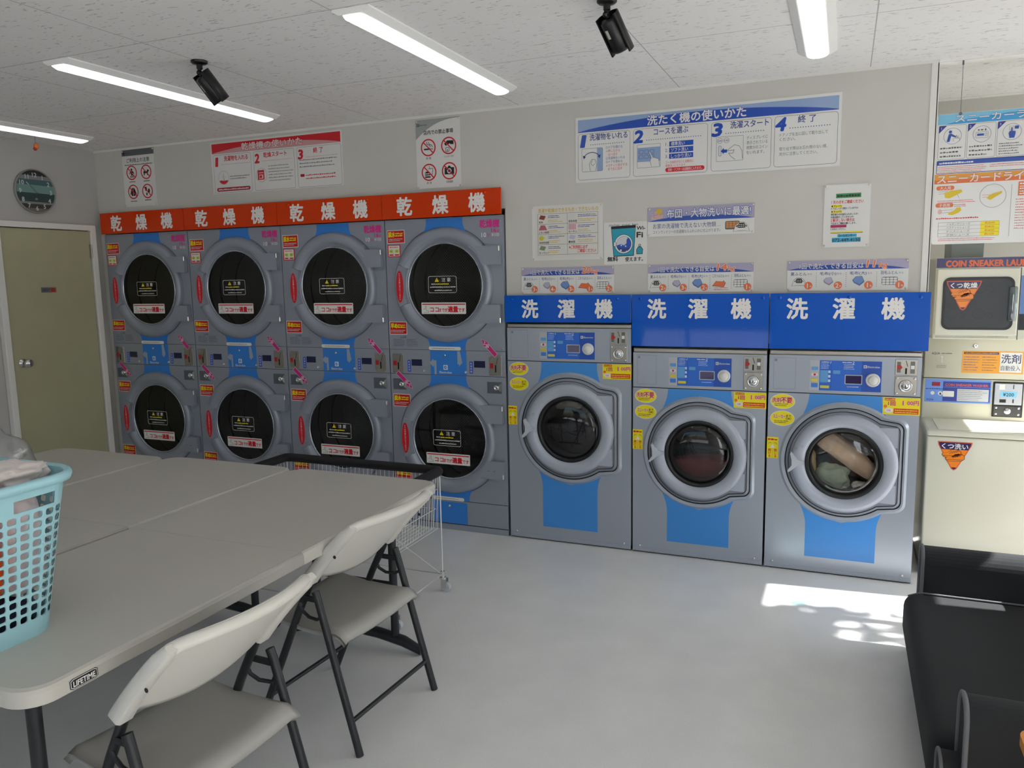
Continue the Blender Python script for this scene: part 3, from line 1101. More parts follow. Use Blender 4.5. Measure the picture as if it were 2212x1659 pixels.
def brand_mark(q, u, v, h, m, w, hole, side=None):
    """square mark with a round cut, and the maker's name below or beside it"""
    q.rrect(u - h / 2, v - h / 2, u + h / 2, v + h / 2, h * .08, m, w)
    q.ell(u, v, h * .34, h * .34, hole, w + LAY)
    q.poly([(u + h * .3, v + h * .3), (u - h * .12, v), (u + h * .3, v - h * .3), (u + h * .1, v)], m, w + 2 * LAY)
    if side:
        q.text('Electrolux', u + h * .75, v, side[1], m, w, 'l', side[0], bold=.01)
    else:
        q.text('Electrolux', u, v - h * 1.0, h * .62, m, w, 'c', h * 2.9, bold=.015)
def part(q, name, root, label=None):
    o = q.build(name, root)
    if label:
        o['label'] = label
    return o
def dryer_door(root, cu, cv, upper):
    """one drum, its round door and everything stuck on it"""
    q = MB(FRONT)
    q.lathe(cu, cv, [(.262, -.005), (.30, -.05), (.35, -.06), (.35, -.2), (.35, -.52)], DRUM, 64)
    for d in (-.2, -.36):
        q.lathe(cu, cv, [(.349, d), (.342, d - .006), (.349, d - .012)], SEAM, 64)
    q.box(cu - .03, cu + .03, cv - .345, cv - .27, -.5, -.08, DRUM, .01)
    q.lathe(cu, cv, [(.35, -.52), (.12, -.5), (.118, -.5)], PERF, 64)
    q.lathe(cu, cv, [(.118, -.498), (.1, -.49), (0, -.488)], STEEL, 40)
    part(q, 'drum', root)
    q = MB(FRONT)
    q.lathe(cu, cv, [(.352, .0), (.349, .018), (.335, .034), (.31, .04), (.29, .038), (.281, .032), (.264, .012), (.2585, .012)], DSILVER, 72, 36, 324)
    q.lathe(cu, cv, [(.322, .0), (.318, .02), (.312, .034), (.30, .038), (.29, .037), (.281, .032), (.264, .012), (.2585, .012)], DSILVER, 20, -36, 36)
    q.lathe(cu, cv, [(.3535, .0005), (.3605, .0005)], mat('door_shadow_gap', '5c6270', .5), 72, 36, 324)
    for s in (-1, 1):
        a0, a1 = math.asin(.118 / .29), math.asin(.23 / .29)
        pts = [(cu + .29 * math.cos(a0 + (a1 - a0) * k / 8), cv + s * .29 * math.sin(a0 + (a1 - a0) * k / 8)) for k in range(9)]
        q.prism(pts + [(cu + .377, cv + s * .23), (cu + .377, cv + s * .118)], .004, .0385, DSILVER)
    door = part(q, 'door', root)
    q = MB(FRONT)
    q.lathe(cu, cv, [(.259, .012), (.2585, .021), (.252, .021), (.25, .012)], mat('door_trim_ring', 'aeb4bd', .25, .6), 72)
    part(q, 'trim_ring', door)
    q = MB(FRONT)
    q.lathe(cu, cv, [(.251, .013), (.2, .0145), (.1, .016), (0, .0165)], DGLASS, 64)
    part(q, 'door_glass', door)
    for z in (cv + .212, cv - .212):
        q = MB(FRONT)
        q.tube([(cu + .374, z - .014, .034), (cu + .374, z + .014, .034)], .006, CHROME, 10)
        part(q, 'hinge', door)
    q = MB(FRONT)
    a = [(cu + r * math.cos(math.radians(t)), cv + r * math.sin(math.radians(t))) for r, ts in ((.333, range(156, 205, 4)), (.27, range(204, 155, -4))) for t in ts]
    q.prism(a, .02, .047, DSILVER, inset=.006)
    part(q, 'handle', door)
    q = MB(FRONT)
    q.ell(cu - .298, cv - .005, .0265, .099, RED, .0478)
    q.vtext('ドアを手前に引いてください', cu - .298, cv + .08, cv - .09, .0115, WHITE, .0483, .01)
    part(q, 'handle_sticker', door, 'red oval sticker')
    q = MB(FRONT)
    w = .0178
    q.frame(cu - .112, cv - .046, cu + .083, cv + .056, .012, .0022, WHITE, w)
    tri_caution(q, cu - .052, cv + .034, .024, w)
    q.text('注 意', cu + .012, cv + .034, .024, WHITE, w, width=.062, bold=.01)
    q.micro(cu - .09, cv + .003, cu - .06, cv + .014, 1, WHITE, w, ragged=0)
    q.micro(cu - .058, cv + .001, cu + .03, cv + .016, 1, YEL, w, ragged=0, seed=3)
    q.micro(cu - .1, cv - .016, cu + .074, cv - .004, 1, WHITE, w, ragged=0, seed=2)
    q.micro(cu - .07, cv - .036, cu + .05, cv - .024, 1, WHITE, w, ragged=0, seed=8)
    part(q, 'caution_decal', door)
    q = MB(FRONT)
    z0 = cv - .175 if upper else cv - .164
    u0, u1 = cu - .165, cu + .143
    q.rrect(u0, z0, u1, z0 + .07, .004, WHITE, w)
    q.rect(u0 + .006, z0 + .056, u1 - .006, z0 + .063, RED, w + LAY)
    q.path([(u0 + .012, z0 + .03), (u0 + .026, z0 + .03), (u0 + .026, z0 + .048), (u0 + .033, z0 + .048), (u0 + .033, z0 + .022), (u0 + .05, z0 + .018), (u0 + .05, z0 + .01), (u0 + .014, z0 + .01)], .0016, INK, w + LAY)
    q.text('ココ', u0 + .061, z0 + .027, .033, RED, w + LAY, 'l', .06, bold=.03)
    q.text('までが', u0 + .124, z0 + .024, .024, RED, w + LAY, 'l', .058, bold=.03)
    q.text('適量', u0 + .185, z0 + .029, .036, RED, w + LAY, 'l', .068, bold=.045)
    q.text('です', u0 + .255, z0 + .024, .025, RED, w + LAY, 'l', .044, bold=.03)
    part(q, 'fill_level_sticker', door, 'white fill level sticker with red lettering')
    q = MB(FRONT)
    u, v, w = cu + .293, cv + .175, .037
    q.ell(u, v, .04, .04, WHITE, w)
    q.ring(u, v, .0185, .0215, INK, w + LAY)
    q.ell(u, v + .007, .0045, .0045, INK, w + LAY)
    q.line((u, v + .003), (u - .002, v - .009), .006, INK, w + LAY)
    q.line((u - .002, v - .009), (u + .009, v - .01), .004, INK, w + LAY)
    q.line((u - .014, v + .014), (u + .014, v - .014), .003, RED, w + 2 * LAY)
    q.text('注', u - .029, v + .016, .013, INK, w + LAY, bold=.02)
    q.text('意', u + .029, v + .016, .013, INK, w + LAY, bold=.02)
    for k in range(9):
        a = math.radians(205 + 130 * k / 8)
        q.rect(u + .031 * math.cos(a) - .002, v + .031 * math.sin(a) - .002, u + .031 * math.cos(a) + .002, v + .031 * math.sin(a) + .002, GREYINK, w + LAY)
    part(q, 'child_warning_sticker', door, 'round white sticker')
    q = MB(FRONT)
    u, v = (cu - .357, cv + .218) if upper else (cu + .296, cv - .178)
    w = .0012 if upper else .0372
    q.rrect(u - .046, v - .038, u + .046, v + .038, .003, RED, w)
    q.rect(u - .04, v - .033, u + .04, v + .033, WHITE, w + LAY)
    q.micro(u - .03, v + .018, u + .03, v + .028, 1, RED, w + 2 * LAY, ragged=0)
    for s in (-1, 1):
        q.poly([(u + s * .02 + .016 * math.cos(k) * (1 + .15 * math.sin(3 * k + s)), v - .002 + .012 * math.sin(k)) for k in [2 * PI * j / 14 for j in range(14)]], mat('print_lime', 'c9dc3c', .35), w + 2 * LAY)
        q.rect(u + s * .02 - .006, v - .004, u + s * .02 + .006, v, GREYINK, w + 3 * LAY)
        q.rect(u + s * .02 - .015, v - .029, u + s * .02 + .015, v - .021, RED, w + 2 * LAY)
    part(q, 'usage_sticker', door if not upper else root, 'white sticker with red border and two green faces')
    def red_sticker(nm, u0, v1, big, seed):
        q = MB(FRONT)
        q.rrect(u0, v1 - .082, u0 + .127, v1, .004, WHITE, .0012)
        q.rrect(u0 + .004, v1 - .078, u0 + .123, v1 - .004, .003, mat('sticker_red', 'c8161d', .3), .0018)
        q.text(big, u0 + .01, v1 - .027, .032, YEL, .0024, 'l', .048, bold=.045)
        q.micro(u0 + .061, v1 - .041, u0 + .118, v1 - .014, 2, YEL, .0024, .7, seed)
        q.micro(u0 + .01, v1 - .07, u0 + .118, v1 - .05, 2, WHITE, .0024, .45, seed + 1)
        part(q, nm, root, 'red sticker with yellow lettering')
    red_sticker('spin_first_sticker', .016, cv + .346 if upper else cv + .271, '脱水', 3)
    red_sticker('unload_sticker', .009, cv - .225, '早め', 7)
    return door
def dryer_stack():
    root = empty('stacked_dryer', (0, 0, 0), '-', 'clothes dryer', 'stacked tumble dryers on the machine wall')
    cu, zu, zl = .42, 1.555, .595
    # cabinet: front plates with round openings, sides and top
    q = MB(FRONT)
    g = .003
    q.plate(g, DW - g, 1.155, 1.962, cu, zu, .30, DSILVER)
    q.plate(g, DW - g, .195, .996, cu, zl, .30, DSILVER)
    for zz in (zu, zl):
        q.lathe(cu, zz, [(.30, 0), (.30, -.06), (.345, -.06)], DARKIN, 64)
    q.box(g, DW - g, .04, .191, -.03, 0, DSILVER, .002)
    q.box(g, DW - g, .0, .036, -.03, .004, DSILVER, .002)
    q.box(g, DW - g, .998, 1.153, -.03, 0, DSILVER, .002)
    for u in (g, DW - g):
        q.rect(0, 0, .001, .001, DSILVER, -.6)
        q.add([(u, 0, 0), (u, 1.962, 0), (u, 1.962, -.62), (u, 0, -.62)], [(0, 1, 2, 3)], DSILVER)
    q.add([(g, 1.962, 0), (DW - g, 1.962, 0), (DW - g, 1.962, -.62), (g, 1.962, -.62)], [(0, 1, 2, 3)], DSILVER)
    q.add([(g, 0, -.62), (DW - g, 0, -.62), (DW - g, 1.962, -.62), (g, 1.962, -.62)], [(0, 1, 2, 3)], DSILVER)
    for z in (.038, .193, .997, 1.154):
        q.rect(g, z - .003, DW - g, z + .003, SEAM, -.004)
    for u, z in ((.79, 1.17), (.79, .21), (.79, 1.93), (.79, .965)):
        q.lathe(u, z, [(.006, 0), (.005, .002), (0, .002)], STEEL, 12)
    part(q, 'cabinet', root)
    # light blue decals above and below the doors, waisted like an hourglass
    for zc, zt, zb in ((zu, 1.96, 1.157), (zl, .994, .197)):
        n = 24
        for sgn in (1, -1):
            hi = zt if sgn > 0 else zb
            pts_l, pts_r = [], []
            for k in range(n + 1):
                z = zc + sgn * .285 + (hi - zc - sgn * .285) * k / n
                t = abs(z - zc)
                wd = .124 + .9 * max(0, .385 - t) ** 2 * 6
                pts_l.append((cu - wd, z))
                pts_r.append((cu + wd, z))
            q = MB(FRONT)
            for k in range(n):
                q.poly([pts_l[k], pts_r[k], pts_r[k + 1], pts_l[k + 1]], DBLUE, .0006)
            part(q, 'blue_decal', root)
    q = MB(FRONT)
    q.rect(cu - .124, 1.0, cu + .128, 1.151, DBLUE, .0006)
    part(q, 'blue_panel', root)
    q = MB(FRONT)
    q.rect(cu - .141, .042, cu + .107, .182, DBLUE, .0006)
    part(q, 'blue_panel', root)
    q = MB(FRONT)
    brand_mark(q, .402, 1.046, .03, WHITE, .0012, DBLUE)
    part(q, 'printed_logo', root)
    ARW = mat('decal_arrow_grey', '9aa6b8', .4)
    q = MB(FRONT)
    q.poly([(.486, 1.148), (.486, 1.068), (.496, 1.068), (.496, 1.054), (.52, 1.078), (.496, 1.102), (.496, 1.089), (.505, 1.089), (.505, 1.148)], ARW, .0012)
    part(q, 'printed_arrow', root)
    q = MB(FRONT)
    q.poly([(.338, 1.002), (.338, 1.089), (.318, 1.089), (.318, 1.1), (.288, 1.072), (.318, 1.045), (.318, 1.056), (.323, 1.056), (.323, 1.002)], ARW, .0012)
    part(q, 'printed_arrow', root)
    # coin panel
    for k, (u0, u1, lab0, lcd0, key) in enumerate(((.022, .102, .131, .16, .25), (.701, .785, .568, .599, .542))):
        q = MB(FRONT)
        q.box(u0, u1, 1.006, 1.127, 0, .004, STEEL, .0015)
        q.rect((u0 + u1) / 2 - .002, 1.025, (u0 + u1) / 2 + .007, 1.07, SEAM, .0046)
        q.box(u0 + .008, u0 + .03, 1.05, 1.08, .004, .009, BTNRED, .002)
        q.line((u0 + .05, 1.075), (u0 + .06, 1.115), .003, SEAM, .0046)
        for du in (.006, u1 - u0 - .006):
            for z in (1.012, 1.121):
                q.ell(u0 + du, z, .003, .003, CHROME, .0046, 8)
        part(q, 'coin_plate', root)
        q = MB(FRONT)
        q.rect(lab0, 1.012, lab0 + .023, 1.087, BLUE, .001)
        q.vtext('乾燥時間', lab0 + .0115, 1.083, 1.016, .012, WHITE, .0016)
        part(q, 'blue_label', root)
        q = MB(FRONT)
        q.box(lcd0, lcd0 + .075, 1.051, 1.092, -.002, .0015, LCD, .0006)
        part(q, 'display', root)
        q = MB(FRONT)
        q.lathe(key, 1.02, [(.009, 0), (.008, .004), (.004, .004), (.004, .002), (0, .002)], CHROME, 16)
        part(q, 'keyhole', root)
        q = MB(FRONT)
        s0, s1 = ((.019, .121), (.684, .785))[k]
        z0, z1 = .893, .968
        q.frame(s0 - .006, z0 - .006, s1 + .006, z1 + .006, .004, .008, DSILVER, .003)
        q.rect(s0, z0, s1, z1, mat('cup_dark', '5a5f68', .4), .0012)
        c = (s0 + s1) / 2 + .016
        q.poly([(s1 - .004, z0 + .006), (s1 - .004, z1 - .006), (c + .008, z1 - .028), (c + .008, z0 + .024)], CHROME, .0024)
        q.lathe(c - .004, .93, [(.017, .002), (.016, .012), (.008, .014), (.006, .009), (0, .009)], CHROME, 20)
        part(q, 'coin_return_cup', root)
    q = MB(FRONT)
    q.lathe(.398, 1.121, [(.008, .0006), (.007, .004), (0, .004)], CHROME, 14)
    q.lathe(.40, .155, [(.009, .0006), (.008, .004), (0, .004)], CHROME, 14)
    part(q, 'panel_lock', root)
    # pink arrows
    def arrow(tip, tail, wdt, txt, nm):
        q = MB(FRONT)
        d = Vector((tail[0] - tip[0], tail[1] - tip[1]))
        L = d.length
        d.normalize()
        n = Vector((-d.y, d.x))
        P = lambda a, b_: (tip[0] + d.x * a + n.x * b_, tip[1] + d.y * a + n.y * b_)
        shape = lambda e: [P(-e * 1.6, 0), P(.05 + e * .4, wdt * 1.0 + e), P(.043, wdt * .6 + e), P(L + e, wdt * .55 + e), P(L + e, -wdt * .55 - e), P(.043, -wdt * .6 - e), P(.05 + e * .4, -wdt * 1.0 - e)]
        q.poly(shape(.002), WHITE, .0052)
        q.poly(shape(0), mat('arrow_pink', 'c8207e', .35), .0057)
        for i, ch in enumerate(txt):
            c = P(.03 + i * .027, 0)
            q.text(ch, c[0], c[1], .022, WHITE, .0062, bold=.015)
        part(q, nm, root, 'pink arrow sticker')
    arrow((.655, 1.226), (.75, 1.128), .022, '上段', 'arrow_sticker')
    arrow((.163, .906), (.055, 1.006), .022, '下段', 'arrow_sticker')
    # pink print at the top right, pills and fine print
    q = MB(FRONT)
    q.text('乾燥機', .785, 1.915, .046, PINK, .001, 'r', .126, bold=.035)
    q.text('16', .765, 1.876, .032, PINK, .001, 'r', .03, bold=.02)
    q.text('kg', .785, 1.874, .022, PINK, .001, 'r', .018)
    q.text('10', .70, 1.851, .034, WHITE, .001, 'r', .03, bold=.02)
    q.text('分', .705, 1.848, .02, PINK, .001, 'l')
    q.text('¥100', .785, 1.85, .026, WHITE, .001, 'r', .05)
    part(q, 'printed_lettering', root)
    q = MB(FRONT)
    q.text('△注意', .105, 1.232, .014, INK, .001, 'c')
    q.micro(.034, 1.172, .118, 1.222, 5, INK, .001, .3, 5)
    q.micro(.128, 1.172, .212, 1.222, 5, INK, .001, .3, 6)
    part(q, 'fine_print', root)
    for z, c in ((1.165, .40), (.203, .395)):
        q = MB(FRONT)
        q.rrect(c - .112, z - .011, c + .112, z + .011, .0105, WHITE, .0014)
        q.micro(c - .09, z - .004, c + .09, z + .004, 1, GREYINK, .0019, .5, 9)
        part(q, 'pill_sticker', root, 'white pill shaped sticker')
    dryer_door(root, cu, zu, True)
    dryer_door(root, cu, zl, False)
    return root
first = dryer_stack()
D0 = -5.115
DLAB = ['stacked dryer next to the olive door', 'second stacked dryer from the olive door',
        'third stacked dryer from the olive door, behind the cart', 'stacked dryer beside the tallest washer, its perforated drum showing']
for i in range(4):
    r = first if i == 0 else copy_tree(first)
    r.location = (D0 + DW * i, YM, 0)
    r['label'] = DLAB[i]

# ================================================================ header boards
OR_BOARD = mat('orange_acrylic', 'd43a00', 0.05, spec=0.35)
BL_BOARD = mat('blue_acrylic', '0057c4', 0.05, spec=0.4)
PALE = mat('board_lettering', 'eceae6', 0.4)
def header(x0, w_, z0, z1, m, chars, zc, ch, us, lab, grp, knobs):
    h = empty('header_board', (x0, YM - .022, 0), lab, 'sign board', grp)
    q = MB(FRONT)
    q.box(.0015, w_ - .0015, z0, z1, -.005, .004, m, .0015)
    q.build('board', h)
    for c, u in zip(chars, us):
        q = MB(FRONT)
        q.text(c, u, zc, ch, PALE, .0052, width=ch * .96, bold=.032)
        q.build('letter', h)
    for u in knobs:
        q = MB(FRONT)
        q.lathe(u, z1 - .022, [(.009, .004), (.009, .01), (0, .012)], m, 16)
        q.build('fixing_knob', h)
    q = MB(FRONT)
    q.box(.02, w_ - .02, z0 + .01, z1 - .005, -.021, -.005, mat('board_backing', '2a2a2c', .6))
    q.build('backing', h)
    return h
for i in range(4):
    header(D0 + DW * i, DW, 1.966, 2.118, OR_BOARD, '乾燥機', 2.04, .108, (.163, .412, .655),
           ['orange header board beside the olive door end of the row', 'orange header board over the second dryer from the door', 'orange header board over the third dryer from the door',
            'orange header board beside the blue header boards'][i], 'orange boards reading dryer', (.1, .4, .71))
WX = [(-1.857, .766), (-1.086, .728), (-.353, .725)]
for i, (x0, ww) in enumerate(WX):
    header(x0, ww + .003 if i < 2 else ww + .02, 1.332 if i == 0 else 1.203, 1.49, BL_BOARD, '洗濯機', 1.411, .104, (.163, .387, .61) if i == 0 else ((.141, .364, .589) if i == 1 else (.135, .356, .58)),
           ['short blue header board over the tallest washer', 'deep blue header board over the middle washer', 'deep blue header board at the open wall end, beside the shoe dryer'][i],
           'blue boards reading washing machine', (.05, .38, .7) if i else (.05, .40, .69))

# ================================================================ washers
WGLASS = glass('washer_door_glass', (.9, .9, .9), .05)
RUBBER = mat('black_rubber', '121316', 0.35)
GASKET = mat('grey_gasket', '868a93', 0.45)
DOORW = mat('pale_door_plastic', 'aab0bc', 0.28)
CTRL, CTRLD = mat('control_blue', '1f68cf', 0.3), mat('control_dark_blue', '1550b4', 0.3)
def door_outline(cu, cv, R_, xr, zt, rc, n=64):
    a = math.degrees(math.asin(zt / R_))
    pts = arc(cu, cv, R_, R_, a + 3, 360 - a - 3, n)
    pts += arc(cu + xr - rc, cv - zt + rc, rc, rc, 270, 360, 8)
    pts += arc(cu + xr - rc, cv + zt - rc, rc, rc, 0, 90, 8)
    return pts
def washer(x0, W, zs, ztop, cu, cv, S, ulab, decal_bot, laundry):
    """S scales the door; zs: seam under the control panel; ztop: top of the steel strip"""
    root = empty('washing_machine', (x0, YM, 0), ulab, 'washing machine', 'front loading washers on the machine wall')
    g = .003
    hole = .172 * S
    q = MB(FRONT)
    q.plate(g, W - g, .03, zs - .002, cu, cv, hole, SILVER)
    q.lathe(cu, cv, [(hole, 0), (hole, -.06)], RUBBER, 64)
    for u in (g, W - g):
        q.add([(u, .012, 0), (u, ztop - .03, 0), (u, ztop - .03, -.62), (u, .012, -.62)], [(0, 1, 2, 3)], SILVER)
    q.add([(g, .012, -.62), (W - g, .012, -.62), (W - g, ztop - .03, -.62), (g, ztop - .03, -.62)], [(0, 1, 2, 3)], SILVER)
    q.box(g, W - g, .008, .03, -.05, .002, SILVER, .001)
    q.box(.005, W - .005, .0, .01, -.05, -.012, SEAM)
    q.rect(g, zs - .004, W - g, zs + .004, SEAM, -.003)
    for u in (.045, W - .045):
        q.lathe(u, .04, [(.007, 0), (.006, .003), (0, .003)], CHROME, 14)
    part(q, 'cabinet', root)
    q = MB(FRONT)
    q.box(g, W - g, zs + .002, ztop - .031, -.62, 0, SILVER, .0015)
    part(q, 'control_fascia', root)
    q = MB(FRONT)
    q.box(g, W - g, ztop - .031, ztop - .004, -.62, -.0, STEEL, .006)
    part(q, 'steel_top_strip', root)
    # light blue decal above and below the door
    R1 = .315 * S
    n = 20
    for sgn in (1, -1):
        q = MB(FRONT)
        rows = []
        zend = zs - .003 if sgn > 0 else decal_bot
        for k in range(n + 1):
            f = k / n
            z0 = cv + sgn * R1 * .755
            z = z0 + (zend - z0) * f
            t = abs(z - z0)
            wd = .171 + .032 * max(0, 1 - t / .12) ** 2
            dz = abs(z - cv)
            inner = math.sqrt(max(0, R1 * R1 - dz * dz)) if dz < R1 else 0
            rows.append((z, wd, inner))
        c = cu - .005
        for (za, wa, ia), (zb, wb, ib) in zip(rows, rows[1:]):
            if ia <= 0 and ib <= 0:
                q.poly([(c - wa, za), (c + wa, za), (c + wb, zb), (c - wb, zb)], SKYBL, .0006)
            else:
                for s in (-1, 1):
                    q.poly([(c + s * wa, za), (cu + s * min(ia, wa), za), (cu + s * min(ib, wb), zb), (c + s * wb, zb)], SKYBL, .0006)
        part(q, 'blue_decal', root)
    # raised lip, black gap, grey gasket plate
    q = MB(FRONT)
    A = door_outline(cu, cv, .318 * S, .297 * S, .247 * S, .055)
    B_ = door_outline(cu, cv, .306 * S, .285 * S, .235 * S, .05)
    Cc = door_outline(cu, cv, .2895 * S, .276 * S, .226 * S, .042)
    D_ = door_outline(cu, cv, .284 * S, .271 * S, .221 * S, .038)
    E_ = door_outline(cu, cv, .272 * S, .259 * S, .209 * S, .03)
    q.strip(A, B_, SILVER, .0, .012, True)
    q.strip(B_, Cc, SILVER, .012, .010, True)
    part(q, 'door_surround', root)
    q = MB(FRONT)
    q.strip(Cc, D_, SEAM, .004, .003)
    q.strip(D_, E_, GASKET, .006, .018, True)
    q.strip(E_, door_outline(cu, cv, .267 * S, .254 * S, .204 * S, .027), mat('gasket_groove', '565a63', .5), .018, .012)
    n = len(E_)
    inner = []
    E2 = door_outline(cu, cv, .267 * S, .254 * S, .204 * S, .027)
    for p in E2:
        a = math.atan2(p[1] - cv, p[0] - cu)
        inner.append((cu + .19 * S * math.cos(a), cv + .19 * S * math.sin(a)))
    q.strip(E2, inner, GASKET, .014, .014)
    door = part(q, 'door', root)
    for s in (1, -1):
        q = MB(FRONT)
        za, zb = (.100, .200) if s > 0 else (-.095, -.192)
        a0, a1 = math.asin(za / .255), math.asin(zb / .255)
        pts = [(cu + .252 * S * math.cos(a0 + (a1 - a0) * k / 8), cv + .252 * S * math.sin(a0 + (a1 - a0) * k / 8)) for k in range(9)]
        pts += [(cu + .247 * S, cv + zb * S), (cu + .247 * S, cv + za * S)]
        q.prism(pts, .012, .032, DOORW)
        part(q, 'hinge_cover', door)
    q = MB(FRONT)
    q.lathe(cu, cv, [(.2565 * S, .012), (.2555 * S, .03), (.246 * S, .043), (.23 * S, .048), (.21 * S, .046), (.195 * S, .038), (.187 * S, .026)], DOORW, 72)
    part(q, 'door_ring', door)
    q = MB(FRONT)
    q.lathe(cu, cv, [(.1875 * S, .028), (.182 * S, .032), (.172 * S, .03), (.163 * S, .018), (.158 * S, -.005), (.156 * S, -.06)], RUBBER, 72)
    part(q, 'door_seal', door)
    q = MB(FRONT)
    q.lathe(cu, cv, [(.1635 * S, .02), (.158 * S, .027), (.14 * S, .034), (.1 * S, .04), (.05 * S, .043), (0, .044)], WGLASS, 64)
    part(q, 'door_glass', door)
    q = MB(FRONT)
    hu, hv = cu - .19 * S, cv - .008
    P = [(.0, .012), (-.03, .022), (-.052, .045), (-.066, .06), (-.07, .052), (-.062, .018), (-.062, -.014), (-.082, -.044), (-.076, -.052), (-.06, -.04), (-.03, -.014), (0, -.006)]
    q.prism([(hu + a * S, hv + b_ * S) for a, b_ in P], .034, .062, mat('handle_white', 'bcc1ca', .3), inset=.003)
    part(q, 'door_handle', door)
    q = MB(FRONT)
    for k, (du, dv) in enumerate(((-.232, .072), (-.202, .082))):
        q.frame(cu + du * S - .005, cv + dv * S - .005, cu + du * S + .005, cv + dv * S + .005, .001, .001, GREYINK, .0492)
    part(q, 'lock_symbols', door)
    # drum and laundry behind the glass
    q = MB(FRONT)
    q.lathe(cu, cv, [(.17 * S, -.06), (.262, -.065), (.262, -.5), (.0, -.5)], mat('washer_drum', '55534f', .35, .8), 48)
    part(q, 'drum', root)
    # control panel
    P0 = .205 if W < .75 else .211
    zp0, zp1 = zs + .018, zs + .174
    q = MB(FRONT)
    q.rect(P0, zp0, P0 + .05, zp1, mat('control_grey', 'b5b8bd', .35), .001)
    q.rect(P0 + .047, zp0, P0 + .338, zp1, CTRL, .0012)
    q.rect(P0 + .246, zp0, P0 + .338, zp1, CTRLD, .0017)
    q.rect(P0 + .102, zp0 + .005, P0 + .104, zp1 - .005, CTRLD, .0017)
    for k, (c, h) in enumerate((('5f9fd8', .018), ('d8dadd', .014), ('d8c83a', .014), ('3f7fd0', .022))):
        z = zp0 + .105 - k * .03
        q.rrect(P0 + .008, z, P0 + .04, z + h, .003, mat('key_' + c, c, .35), .0022)
    q.ell(P0 + .024, zp0 + .082, .006, .006, RED, .0027, 14)
    q.rrect(P0 + .05, zp0 + .042, P0 + .088, zp0 + .105, .003, mat('key_5f9fd8', '5f9fd8', .35), .0022)
    for k in range(3):
        q.rect(P0 + .089, zp0 + .045 + k * .023, P0 + .1, zp0 + .058 + k * .023, mat('key_light', 'c5d8ee', .35), .0022)
        q.rect(P0 + .053, zp0 + .045 + k * .023, P0 + .085, zp0 + .0455 + k * .023, CTRL, .0027)
    q.rrect(P0 + .112, zp0 + .088, P0 + .146, zp0 + .106, .002, mat('key_5f9fd8', '5f9fd8', .35), .0022)
    q.rrect(P0 + .052, zp0 + .012, P0 + .095, zp0 + .026, .002, mat('key_d8c83a', 'd8c83a', .35), .0022)
    q.micro(P0 + .053, zp1 - .045, P0 + .1, zp1 - .014, 4, mat('control_print', 'c8dcf2', .4), .0022, .4, 2)
    q.micro(P0 + .162, zp1 - .045, P0 + .215, zp1 - .014, 4, mat('control_print', 'c8dcf2', .4), .0022, .4, 3)
    q.text('1', P0 + .1, zp1 - .009, .016, WHITE, .0022, slant=.2, bold=.02)
    q.text('2', P0 + .207, zp1 - .009, .016, WHITE, .0022, slant=.2, bold=.02)
    q.micro(P0 + .055, zp1 - .012, P0 + .093, zp1 - .004, 1, WHITE, .0022, .6, 4, 0)
    q.micro(P0 + .155, zp1 - .012, P0 + .2, zp1 - .004, 1, WHITE, .0022, .6, 5, 0)
    q.micro(P0 + .18, zp0 + .02, P0 + .235, zp0 + .027, 1, WHITE, .0022, .5, 6, 0)
    brand_mark(q, P0 + .262, zp1 - .028, .015, WHITE, .0022, CTRLD, (.056, .012))
    panel = part(q, 'control_panel', root)
    q = MB(FRONT)
    q.frame(P0 + .168, zp0 + .036, P0 + .25, zp0 + .085, .004, .004, mat('lcd_bezel', 'b9bcc8', .35), .0028)
    q.rect(P0 + .171, zp0 + .039, P0 + .247, zp0 + .082, mat('washer_lcd', '2a1f52', .08), .0024)
    part(q, 'display', panel)
    q = MB(FRONT)
    q.lathe(P0 + .299, zp0 + .061, [(.034, .0018), (.034, .01), (.03, .014), (.028, .014), (.023, .012), (.0225, .022), (.018, .026), (0, .027)], mat('dial_white', 'dcdcd8', .35), 36)
    part(q, 'selector_dial', panel)
    q = MB(FRONT)
    q.frame(.026, zs + .018, .136, zs + .184, .003, .0015, mat('panel_line', '7e828b', .4), .0005)
    q.rrect(.031, zs + .165, .043, zs + .177, .002, mat('panel_line', '7e828b', .4), .0005)
    part(q, 'detergent_cover', root)
    c0 = W - .122 if W < .75 else .64
    q = MB(FRONT)
    q.box(c0, c0 + .1, zs + .109, zs + .188, 0, .004, STEEL, .0015)
    q.box(c0 + .008, c0 + .025, zs + .122, zs + .175, .004, .006, mat('coin_frame', '6f6f6e', .35, .6), .001)
    q.poly([(c0 + .008, zs + .137), (c0 + .024, zs + .137), (c0 + .033, zs + .148), (c0 + .024, zs + .16), (c0 + .008, zs + .16)], BTNRED, .0068)
    q.rect(c0 + .045, zs + .115, c0 + .053, zs + .145, SEAM, .0048)
    q.line((c0 + .047, zs + .182), (c0 + .056, zs + .152), .0028, SEAM, .0048)
    q.box(c0 + .068, c0 + .088, zs + .118, zs + .178, .004, .006, mat('coin_frame', '6f6f6e', .35, .6), .001)
    q.rect(c0 + .07, zs + .14, c0 + .086, zs + .158, WHITE, .0068)
    part(q, 'coin_plate', root)
    q = MB(FRONT)
    q.box(c0 + .001, c0 + .101, zs + .008, zs + .103, 0, .005, STEEL, .002)
    q.lathe(c0 + .05, zs + .055, [(.032, .005), (.03, .012), (.026, .016), (.024, .012), (.02, .012), (.018, .02), (.008, .022), (0, .022)], CHROME, 32)
    q.rect(c0 + .048, zs + .05, c0 + .052, zs + .062, SEAM, .0226)
    for du in (.011, .09):
        for dz in (.018, .093):
            q.lathe(c0 + du, zs + dz, [(.006, .005), (.004, .009), (0, .009)], CHROME, 12)
    part(q, 'key_plate', root)
